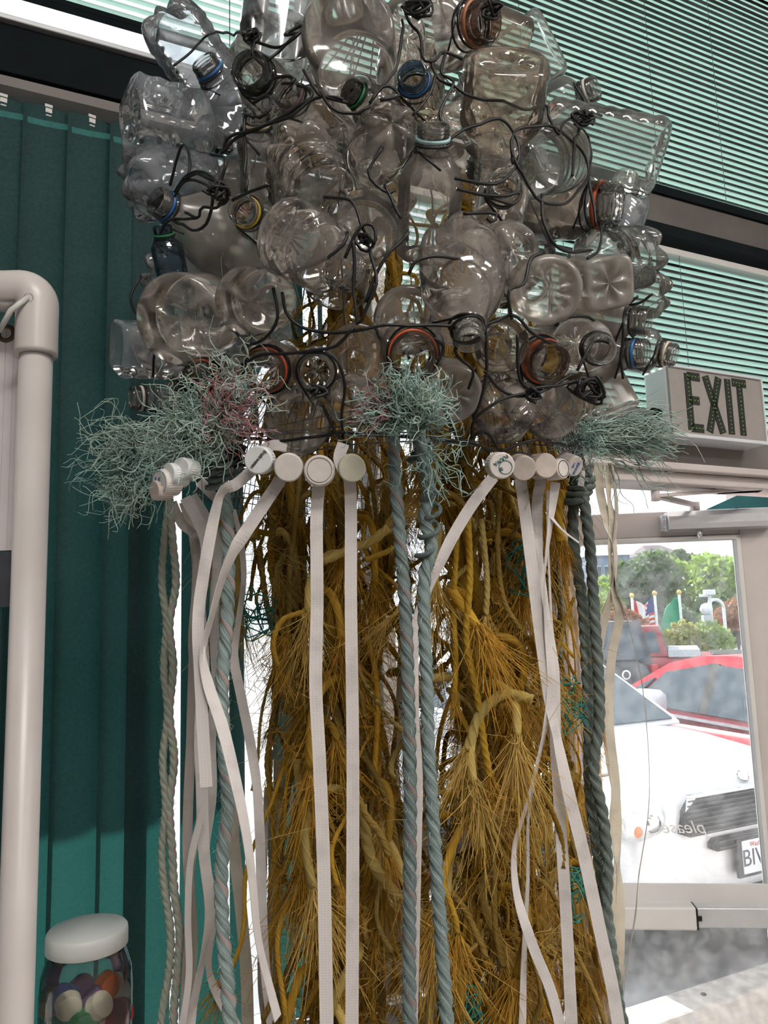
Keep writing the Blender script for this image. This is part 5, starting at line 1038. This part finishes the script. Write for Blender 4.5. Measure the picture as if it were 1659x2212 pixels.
tuft(RA[0], 866, 905, .74, [(-.3, 1, .3), (.1, 1, .3), (.4, .8, .3), (-.6, .5, .3)], 420, 125, 'fibre_teal', gather=16)
tuft(RB[0], 905, 910, .745, [(.2, 1, .3), (.5, .6, .3), (-.1, .9, .2)], 330, 110, 'fibre_teal', gather=16); tuft(RB[0], 905, 905, .735, [(.3, .8, .4), (-.2, .9, .4)], 110, 130, 'fibre_pale')
tuft(RA[0], 835, 895, .735, [(-.8, .4, .3), (-.5, .8, .3)], 110, 90, 'fibre_pink'); tuft(RB[0], 925, 990, .75, [(.6, -.4, .3), (.9, .1, .2), (.3, -.9, .2)], 60, 120, 'fibre_teal', curl=.5, r=.0007)
tuft(RC[0], 450, 955, .80, [(-.9, .6, .3), (-.5, .8, .3), (-.2, .9, .3), (-1, .1, .3)], 420, 150, 'fibre_teal', gather=22); tuft(RC[0], 420, 930, .79, [(-.6, .4, .3), (.2, .5, .3), (-.2, -.4, .3)], 260, 95, 'fibre_pale', gather=34)
tuft(RC[0], 480, 900, .79, [(.5, .5, .3), (.2, .9, .3), (.9, .2, .3)], 170, 130, 'fibre_pink', gather=18, spread=.6); tuft(RC[0], 500, 850, .79, [(.2, .9, .2), (-.6, .3, .2), (.7, .1, .2)], 130, 110, 'fibre_pale', gather=30, curl=.5, spread=.7)
tuft(RD[0], 300, 1010, .92, [(-.8, .5, .2), (-.9, -.1, .2), (-.6, -.7, .2), (-.2, .5, .2)], 330, 120, 'fibre_teal', gather=26, curl=.5, spread=.5); tuft(RD[0], 330, 960, .92, [(-1, .45, .2), (-1, .1, .2)], 90, 165, 'fibre_pale', curl=.5, spread=.25); tuft(RE[0], 290, 1050, .92, [(-.4, -1, .2), (-.9, -.4, .2), (.3, -.8, .2)], 90, 90, 'fibre_pale', curl=.6)
tuft(RF[0], 1285, 945, .93, [(1, .12, .1), (1, .3, .1), (1, -.12, .1)], 380, 165, 'fibre_teal', gather=15, spread=.16, curl=.22); tuft(RG[0], 1290, 940, .925, [(1, .2, .1), (1, 0, .1)], 190, 190, 'fibre_pale', gather=14, spread=.16, curl=.25); tuft(RF[0], 1260, 950, .92, [(.1, .9, .2), (-.5, .2, .2), (.3, -.6, .2)], 160, 85, 'fibre_teal', gather=20)
tuft(RG[0], 1320, 1000, .95, [(.3, -1, .1), (.7, -.5, .1)], 14, 130, 'fibre_pale', curl=.4, spread=.25)

# ================================================================ YELLOW ROPE ARMS
YM = ['rope_ochre', 'rope_olive', 'rope_straw', 'rope_gold']
def frond(i):
    """one short hanging rope, root at the origin, swinging out along +x; returns path, radius"""
    g = random.Random(100 + i); L = g.uniform(.07, .24); R = g.uniform(.0027, .0046); out = g.uniform(.02, .085); t = np.linspace(0, 1, int(L / .0035) + 8)
    k1, k2, p1, p2 = g.uniform(4, 13), g.uniform(4, 13), g.uniform(0, 6), g.uniform(0, 6); am = g.uniform(.006, .022); lift = g.uniform(.0, .06)
    x = out * (1 - np.exp(-3.2 * t)) + am * (np.sin(k1 * t + p1) - math.sin(p1)) * t; y = am * (np.sin(k2 * t + p2) - math.sin(p2)); z = -L * t ** 1.3 + lift * np.sin(math.pi * np.minimum(1, t * 1.6)) ** 2 * (t < .63)
    return np.stack([x, y, z], 1), R
FR = []
for i in range(26):
    P, R = frond(i); m = 50 + (i % 4) * 14; e = P[-1]; d = nrm(P[-1] - P[-4]); s = np.linspace(0, 1, 7)
    ln = np.random.RandomState(i).uniform(.018, .055, m); sp = nr.normal(size=(m, 3)) * .30; dd = d + sp; dd /= np.linalg.norm(dd, axis=1)[:, None]; cu = nr.normal(size=(m, 3)) * .34
    lines = e + nr.normal(0, R * .5, (m, 1, 3)) + dd[:, None] * (ln[:, None] * s)[..., None] + cu[:, None] * (ln[:, None] * s ** 2)[..., None] - V(0, 0, 1) * (ln[:, None] * .35 * s ** 2)[..., None]
    tv, tf = fibres(lines, .00055); rad = np.where(np.arange(len(P)) > len(P) - 6, 1.12, 1.); per = {}
    for c in YM: per[c] = rope_mesh('rope', P, R, [c], seg=9, pitch=3.6, rad=rad)
    ts = {c: mesh('tassel', tv, tf, c) for c in ('fibre_ochre', 'fibre_straw')}
    FR.append((per, ts))
HK = []
for i in range(6):
    g = random.Random(300 + i); L = g.uniform(.05, .11); R = g.uniform(.0042, .0064); t = np.linspace(0, 1, 26); P = np.stack([.03 * np.sin(2.2 * t) + .02 * t, .012 * np.sin(4 * t + i), -L * t ** 1.4 + .02 * np.sin(3 * t)], 1)
    m = 120; e = P[-1]; d = nrm(P[-1] - P[-4]); s = np.linspace(0, 1, 8); ln = nr.uniform(.025, .07, m); dd = d + nr.normal(size=(m, 3)) * .26; cu = nr.normal(size=(m, 3)) * .36
    lines = e + nr.normal(0, R * .5, (m, 1, 3)) + dd[:, None] * (ln[:, None] * s)[..., None] + cu[:, None] * (ln[:, None] * s ** 2)[..., None] - V(0, 0, 1) * (ln[:, None] * .4 * s ** 2)[..., None]
    tv, tf = fibres(lines, .0006); HK.append(({c: rope_mesh('hank', P, R, [c], seg=10, pitch=7, fz=.12) for c in ('rope_straw', 'rope_gold', 'rope_ochre')}, {c: mesh('tassel', tv, tf, c) for c in ('fibre_ochre', 'fibre_straw')}))
def arm(name, core, n, label, spread=1., mix=(5, 3, 2, 4), zlo=None, ntop=0, fib=900, seed=0, sc=1.0, knots=()):
    """core: pixels (x, y, Y) from top to bottom"""
    g = random.Random(seed); q = np.array([at_y(x, y, Y) for x, y, Y in core]); Pc = smooth_path(q, 160); o = q[0]
    t = empty(name, tuple(o), label=label, cat='rope bundle', group='yellow rope arms')
    for k in range(3):
        a = k * 2.1 + np.linspace(0, 22, 160); off = np.stack([np.cos(a), np.sin(a), 0 * a], 1) * .009
        link('core_rope', rope_mesh('core_rope', Pc - o + off, .0075, [YM[(k + seed) % 2]], seg=10, pitch=3.6), t)
    for i in range(n):
        u = (i + g.random()) / n; c = Pc[int(u * 159)] - o; per, ts = FR[g.randrange(len(FR))]; col = g.choices(YM, mix)[0]
        r = link('rope', per[col], t, loc=tuple(c), rot=(g.uniform(-.22, .22), g.uniform(-.22, .18), g.uniform(0, 6.283)))
        s = sc * g.uniform(.75, 1.25); r.scale = (s * spread, s * spread, s)
        if g.random() < .6: link('tassel', ts['fibre_straw' if col in ('rope_straw',) or g.random() < .35 else 'fibre_ochre'], r)
    for i in range(max(5, n // 6)):
        u = .15 + .8 * g.random(); per, ts = HK[g.randrange(len(HK))]; col = g.choice(['rope_straw', 'rope_straw', 'rope_gold', 'rope_ochre']); az = g.uniform(3.4, 6.0)
        c = Pc[int(u * 159)] - o + V(math.cos(az), math.sin(az), 0) * .035 * spread
        r = link('hank', per[col], t, loc=tuple(c), rot=(g.uniform(-.3, .3), g.uniform(-.3, .3), az)); r.scale = (spread, spread, 1)
        link('tassel', ts['fibre_ochre' if col != 'rope_straw' else 'fibre_straw'], r)
    for (u, w_) in knots:
        c = Pc[int(u * 159)] - o; L = []
        for i in range(90):
            a = i * .42; e = i / 90; L.append(c + w_ * (V(math.cos(a), math.sin(a), 0) * (.55 + .45 * math.sin(e * 9)) + V(0, 0, .9 * math.sin(e * 5.5 + a * .13))))
        link('knot', rope_mesh('knot', smooth_path(np.array(L), 360), .0048, [YM[g.randrange(3)]], seg=9, pitch=3.6), t)
    m = 9; s = np.linspace(0, 1, m); ii = nr.randint(0, 159, fib); rr = nr.normal(0, .036 * spread, (fib, 3)) * V(1, 1, .4); d = nr.normal(size=(fib, 3)) + V(0, 0, -.9); d /= np.linalg.norm(d, axis=1)[:, None]; L = nr.uniform(.02, .07, (fib, 1))
    c1 = nr.normal(size=(fib, 3)) * .55; w1 = nr.uniform(2, 9, (fib, 1)); ph = nr.uniform(0, 6, (fib, 1))
    lines = (Pc[ii] - o + rr)[:, None] + d[:, None] * (L * s)[..., None] + c1[:, None] * (L * np.sin(w1 * s + ph) * .6)[..., None]
    h = int(fib * .55); v, f = fibres(lines[:h], .00042); link('loose_fibre', mesh('loose_fibre', v, f, 'fibre_straw'), t, kind='stuff')
    v, f = fibres(lines[h:], .00042); link('loose_fibre', mesh('loose_fibre', v, f, 'fibre_ochre'), t, kind='stuff')
    return t
arm('rope_arm', [(640, 740, 1.12), (620, 905, 1.12), (598, 1120, 1.10), (622, 1400, 1.08), (690, 1640, 1.06), (708, 1800, 1.06), (700, 2000, 1.06), (690, 2290, 1.06)], 60, 'yellow frayed rope arm left of the wide white straps', seed=1, spread=.8, knots=((.55, .026), (.8, .028)))
arm('rope_arm', [(720, 500, 1.14), (730, 760, 1.12), (735, 1000, 1.06), (725, 1300, 1.02), (740, 1560, 1.0), (760, 1800, 1.0), (745, 2050, 1.0), (740, 2290, 1.0)], 96, 'dense yellow rope arm behind the two wide white straps', seed=2, mix=(5, 5, 2, 3))
arm('rope_arm', [(850, 400, 1.20), (850, 640, 1.20), (846, 900, 1.18), (838, 1180, 1.16), (812, 1360, 1.16), (790, 1560, 1.16), (796, 1800, 1.2), (810, 2000, 1.2), (810, 2290, 1.2)], 46, 'yellow rope arm behind the left central teal rope', seed=3, fib=450)
arm('rope_arm', [(1000, 380, 1.16), (1000, 640, 1.12), (1000, 950, 1.04), (1010, 1200, 1.0), (1020, 1430, .98), (1030, 1660, .98), (1040, 1820, 1.0), (1010, 2050, 1.0), (1000, 2290, 1.0)], 98, 'dense yellow rope arm right of the central teal ropes', seed=4, mix=(5, 4, 3, 4))
arm('rope_arm', [(1080, 760, 1.14), (1085, 1050, 1.10), (1110, 1280, 1.08), (1110, 1500, 1.06), (1110, 1750, 1.02), (1120, 2000, 1.02), (1100, 2290, 1.02)], 96, 'thick yellow rope arm behind the thin white straps', seed=5, spread=.85, mix=(5, 5, 2, 2))
arm('rope_arm', [(1160, 900, 1.20), (1165, 1150, 1.17), (1180, 1400, 1.16), (1205, 1600, 1.15), (1222, 1800, 1.14), (1240, 2000, 1.14), (1256, 2290, 1.14)], 80, 'narrow yellow rope arm beside the right twin ropes', spread=.42, seed=6, fib=450, knots=((.62, .022), (.74, .024), (.86, .022)))
arm('rope_arm', [(950, 880, 1.26), (980, 1150, 1.26), (1050, 1450, 1.24), (1070, 1800, 1.24), (1020, 2060, 1.24), (980, 2290, 1.24)], 26, 'yellow rope arm furthest back in the middle', seed=7, fib=400)
# long single ropes that stand out
def yellow_rope(pts, wpx, label, Y, mat='rope_gold', tas=50, tl=70):
    q = np.array([at_y(p[0], p[1], Y) for p in pts]); R = wpx * depth_of(q[0]) / F / 2; P = smooth_path(q, max(30, int(np.linalg.norm(np.diff(q, axis=0), axis=1).sum() / .0035)))
    t = empty('yellow_rope', tuple(q[0]), label=label, cat='rope', group='single yellow ropes'); link('rope', rope_mesh('rope', P - q[0], R, [mat], seg=12, pitch=3.6), t)
    if tas:
        e = P[-1] - q[0]; d = nrm(P[-1] - P[-5]); s = np.linspace(0, 1, 8); ln = nr.uniform(.4, 1.1, tas) * tl * depth_of(q[0]) / F; dd = d + nr.normal(size=(tas, 3)) * .26; cu = nr.normal(size=(tas, 3)) * .12
        lines = e + nr.normal(0, R * .5, (tas, 1, 3)) + dd[:, None] * (ln[:, None] * s)[..., None] + cu[:, None] * (ln[:, None] * s ** 2)[..., None]
        v, f = fibres(lines, .0005); link('tassel', mesh('tassel', v, f, 'fibre_straw' if mat == 'rope_straw' else 'fibre_ochre'), t, kind='stuff')
yellow_rope([(1010, 1100), (1015, 1250), (1008, 1380), (1030, 1500), (1048, 1620), (1060, 1680)], 16, 'long golden rope with tassel end right of the central pair', .9)
yellow_rope([(990, 1130), (980, 1300), (985, 1420), (982, 1500)], 13, 'golden rope with a short tassel beside the long one', .92)
yellow_rope([(1040, 1120), (1052, 1250), (1050, 1330)], 14, 'straw coloured rope ending in a fan below the teal cap', .92, 'rope_straw')
yellow_rope([(560, 1180), (575, 1300), (600, 1420), (590, 1560), (578, 1640), (582, 1690)], 14, 'dark hanging rope with golden tip before the mint vane', 1.05, 'rope_olive', 60, 40)
yellow_rope([(640, 1640), (648, 1720), (660, 1790), (672, 1830), (690, 1860)], 16, 'crooked straw rope in front of the display rack', 1.0, 'rope_straw', 40)
yellow_rope([(790, 1210), (840, 1190), (850, 1180)], 14, 'thin ochre rope reaching towards the left central rope', .92, 'rope_ochre', 0)
yellow_rope([(680, 1300), (660, 1320), (610, 1340), (590, 1390), (600, 1440)], 14, 'ochre rope curving left below the front caps', .95, 'rope_ochre')
yellow_rope([(760, 1690), (790, 1760), (820, 1800), (840, 1850)], 17, 'dark rope slanting down right behind the right wide strap', .9, 'rope_olive')
yellow_rope([(780, 1740), (800, 1850), (830, 1900), (860, 1940)], 26, 'thick straw tassel bundle between the straps and teal rope', .92, 'rope_straw', 90, 90)
yellow_rope([(905, 1720), (960, 1712), (1010, 1720), (1050, 1740)], 11, 'golden rope running sideways over the dark display', .98, 'rope_gold')
yellow_rope([(915, 1790), (970, 1755), (1010, 1700)], 11, 'brown rope rising right over the dark display', .99, 'rope_olive', 20)
yellow_rope([(930, 1770), (970, 1758), (1000, 1765)], 14, 'frayed golden rope end over the dark display', .97, 'rope_gold', 30, 30)
yellow_rope([(650, 2030), (625, 2090), (610, 2150), (590, 2240)], 17, 'dark brown rope leaving the bundle at lower left', .98, 'rope_olive', 0)
yellow_rope([(690, 2120), (660, 2180), (640, 2240)], 13, 'ochre rope next to the dark brown one at lower left', .97, 'rope_ochre', 20)
yellow_rope([(1215, 1060), (1205, 1120), (1212, 1170)], 24, 'short thick golden brush hanging left of the twin ropes', 1.05, 'rope_gold', 120, 70)
yellow_rope([(1240, 1290), (1218, 1350), (1210, 1380), (1240, 1420)], 8, 'thin orange cord before the door jamb', 1.06, 'rope_gold', 0)
yellow_rope([(700, 1210), (760, 1185), (800, 1170), (840, 1140)], 22, 'pale unravelled hank sweeping across the wide straps', .93, 'rope_straw', 90, 120)
yellow_rope([(1150, 1510), (1090, 1500), (1040, 1540), (1010, 1620)], 24, 'pale arched hank fraying over the right rope mass', .9, 'rope_straw', 130, 110)
yellow_rope([(1080, 1060), (1075, 1180), (1090, 1300), (1140, 1380)], 12, 'olive rope curving right below the teal cap', .93, 'rope_olive', 30)
yellow_rope([(950, 1900), (1000, 1960), (1040, 2040), (1050, 2070)], 16, 'brown rope end poking down at lower centre', .95, 'rope_olive', 30, 30)
# bits of green net line caught in the rope
for i, (x, y, Y) in enumerate(((1130, 1190, .95), (1230, 1490, 1.04), (1240, 1880, 1.03), (560, 1290, 1.0), (1000, 2140, .95), (900, 1480, 1.1))):
    L = []; c = at_y(x, y, Y)
    for k in range(40): L.append(c + nrm(nr.normal(size=3)) * .016 * V(1.4, .5, 1.6) + V(0, 0, -.0012 * k))
    v, f, _ = sweep(smooth_path(np.array(L), 200), circle(5), .0009); link('net_twine', mesh('net_twine', v, f, 'fibre_green'), label='green net twine tangle ' + ['high in the right rope mass', 'beside the twin ropes', 'low beside the twin ropes', 'left of the yellow ropes', 'low in the centre', 'behind the central pair'][i], cat='twine', group='green net twine')

# ================================================================ FOREGROUND: pipe frame, banner, jar, card rack
pm('pvc_white', (.60, .56, .55), .33, var=.05, scale=9, spec=.5); pm('banner_white', (.60, .56, .58), .6, var=.08, scale=12); pm('banner_dark', (.05, .055, .07), .6, var=.3, scale=40); pm('grommet', (.10, .075, .05), .35, metal=.7)
pm('zip_white', (.75, .74, .72), .4, trans=.3); pm('lid_white', (.74, .76, .76), .45, var=.03)
PX = at(80, 700, .98); PB = at(55, 2212, .98 * .93); pr_ = 68 * .98 / F / 2
pf = empty('pipe_frame', (PX[0], PX[1], 0), label='white plastic pipe frame with elbow at the left edge', cat='pipe frame')
zt = at(80, 652, .98)[2]
MB().tube([(0, 0, 0), (0, 0, zt - .02)], pr_, 28).obj('upright', 'pvc_white', pf, smooth=True)
er = pr_ * 1.28
MB().tube([(0, 0, zt - .07), (0, 0, zt - .065), (0, 0, zt - .005)] + [(-.022 + .022 * math.cos(a), 0, zt - .005 + .022 * math.sin(a)) for a in np.linspace(.15, 1.5, 9)] + [(-.06, 0, zt + .017), (-.065, 0, zt + .017)], er, 28).obj('elbow', 'pvc_white', pf, smooth=True)
MB().tube([(-.05, 0, zt + .017), (-.9, 0, zt + .017)], pr_, 28).obj('crossbar', 'pvc_white', pf, smooth=True)
MB().lathe([(.001, 0), (.006, 0), (.006, .002)], 12, fn=lambda a, b, c: (a + .0, -er - c * .6 + .001, b + zt - .004)).obj('screw_hole', 'ink_black', pf)
MB().tube([(0.0, -er - .001, zt - .004), (-.018, -er - .006, zt - .022), (-.037, -er + .004, zt - .045)], .0035, 6).obj('cable_tie', 'zip_white', pf, smooth=True)
bp = at(-60, 950, 1.0)
bn = empty('banner_board', (bp[0], bp[1], 1.2), math.radians(4), label='white corrugated sign board hung beside the pipe at left', cat='sign board')
bx1 = at(40, 900, 1.0)[0] - bp[0]; z1_ = at(20, 688, 1.0)[2] - 1.2; z2_ = at(20, 1192, 1.0)[2] - 1.2; z3_ = at(20, 1312, 1.0)[2] - 1.2
mb = MB()
for k in range(30):
    a = -.25 + (bx1 + .25) * k / 30; b = -.25 + (bx1 + .25) * (k + .86) / 30; mb.box(a, b, -.0028, .0028, z2_, z1_)
mb.box(-.25, bx1, -.0018, .0018, z2_, z1_); mb.obj('corrugated_panel', 'banner_white', bn)
MB().box(-.25, bx1 - .006, -.003, .003, z3_, z2_ - .002).obj('dark_panel', 'banner_dark', bn)
MB().box(-.25, bx1 - .014, -.003, .003, z3_ - .35, z3_ - .002).obj('lower_panel', 'vane_teal', bn)
gv, gf = lathe([(.007, -.004), (.0125, -.004), (.0135, 0), (.0125, .004), (.007, .004), (.007, -.004)], 20); link('grommet', mesh('grommet', gv, gf, 'grommet'), bn, loc=(bx1 - .022, 0, z1_ - .012), rot=(math.pi / 2, 0, 0))
# jar of caps on the ledge
jc = at(188, 2050, 1.10); JR = 95 * 1.10 / F; jt = at(178, 2018, 1.10)[2]
jar = empty('cap_jar', (jc[0], jc[1], .995), label='clear jar with white screw lid full of coloured caps', cat='jar'); jh = jt - .995
MB().lathe([(.001, .004), (JR * .9, .002), (JR, .02), (JR, jh - .075), (JR * .97, jh - .05), (JR * .86, jh - .028), (JR * .82, jh - .022), (JR * .82, jh), (JR * .80, jh), (JR * .80, jh - .024)], 48).obj('jar_body', 'jar_glass', jar, smooth=True)
MB().lathe([(.00002, jh + .008), (JR * .84, jh + .008), (JR * .88, jh + .005), (JR * .89, jh), (JR * .89, jh - .017), (JR * .87, jh - .018), (JR * .85, jh - .003)], 60).obj('lid', 'lid_white', jar, smooth=True)
cols = dict(red=(.42, .03, .05), green=(.03, .30, .12), orange=(.66, .16, .04), white=(.72, .70, .66), blue=(.10, .14, .38), purple=(.20, .10, .22), cream=(.70, .66, .52), teal=(.05, .28, .25))
for k_, c_ in cols.items(): pm('jarcap_' + k_, c_, .45, var=.06)
g = random.Random(5); spots = []
for lay in range(int((jh - .07) / .026)):
    for j in range(5):
        a = j * 2 * math.pi / 5 + lay * .7; spots.append((JR * .60 * math.cos(a), JR * .60 * math.sin(a), .022 + lay * .026))
    spots.append((0, 0, .022 + lay * .026))
cn = 0
fixed = {}
for i, (x, y, z) in enumerate(spots):
    if z < jh - .17: continue
    k_ = g.choice(list(cols)); R = JR * g.uniform(.27, .33); v, f = cap_geo(R, R * 1.0); cn += 1
    o = link('loose_cap', mesh('loose_cap', v, f, 'jarcap_' + k_), label='small %s plastic cap inside the lidded jar' % k_, cat='bottle cap', group='%s caps in the jar' % k_)
    d = nrm(V(g.uniform(-1, 1), g.uniform(-1.4, .2), g.uniform(-.6, 1))); o.matrix_world = frame_matrix(V(jc[0] + x, jc[1] + y, .995 + z), d)
# the rack of cards behind the ropes
pm('rack_white', (.75, .74, .72), .4)
rk = empty('card_rack', tuple(W(-.86, 0, .20)), WROT, label='white wire display rack of dark picture cards behind the ropes', cat='display rack')
RW, RT0, RT1 = .34, .75, 1.52
for x in np.linspace(-RW, RW, 5): MB().tube([(x, .01, .0), (x, .01, RT1)], .003, 6).obj('upright_wire', 'rack_white', rk)
shelf = [.82, .98, 1.14, 1.30, 1.46]
for z in shelf:
    MB().tube([(-RW, -.012, z), (RW, -.012, z)], .004, 6).obj('shelf_wire', 'rack_white', rk); MB().tube([(-RW, .02, z - .01), (RW, .02, z - .01)], .003, 6).obj('shelf_wire', 'rack_white', rk)
def cardmat(nm, a, b, sc_):
    pm('card_' + nm, a, .4, col2=b, scale=sc_, detail=2)
cardmat('stones', (.20, .21, .24), (.04, .04, .05), 26); cardmat('navy', (.02, .03, .10), (.012, .016, .05), 20); cardmat('teal', (.02, .12, .16), (.012, .06, .08), 16); cardmat('night', (.42, .36, .30), (.01, .01, .012), 22); cardmat('grey', (.13, .13, .15), (.06, .06, .07), 30); cardmat('berry', (.40, .08, .06), (.02, .012, .012), 24)
cardk = ['stones', 'teal', 'navy', 'night', 'grey', 'berry']; pos = ['leftmost', 'second', 'third', 'fourth', 'rightmost']; row = ['bottom', 'second lowest', 'middle', 'upper']; g = random.Random(3)
base = np.array(W(-.86, 0, .20))
desc = dict(stones='grey stone picture', teal='plain teal', navy='navy', night='black and pale speckled', grey='mid grey', berry='dark red speckled')
for r_ in range(4):
    for c_ in range(5):
        k_ = cardk[(r_ * 5 + c_ * 7 + r_ // 2) % 6]; xx = -RW + .02 + (2 * RW - .02) * c_ / 5
        o = MB().box(0, .122, -.0015, .0015, 0, .135).obj('picture_card', 'card_' + k_, label='%s card, %s in the %s row of the rack' % (desc[k_], pos[c_], row[r_]), cat='card', group='cards in the display rack')
        o.matrix_world = Matrix.Translation(Vector(base)) @ Matrix.Rotation(WROT, 4, 'Z') @ Matrix.Translation(Vector((xx, -.008, shelf[r_] + .006))) @ Matrix.Rotation(math.radians(-6), 4, 'X')
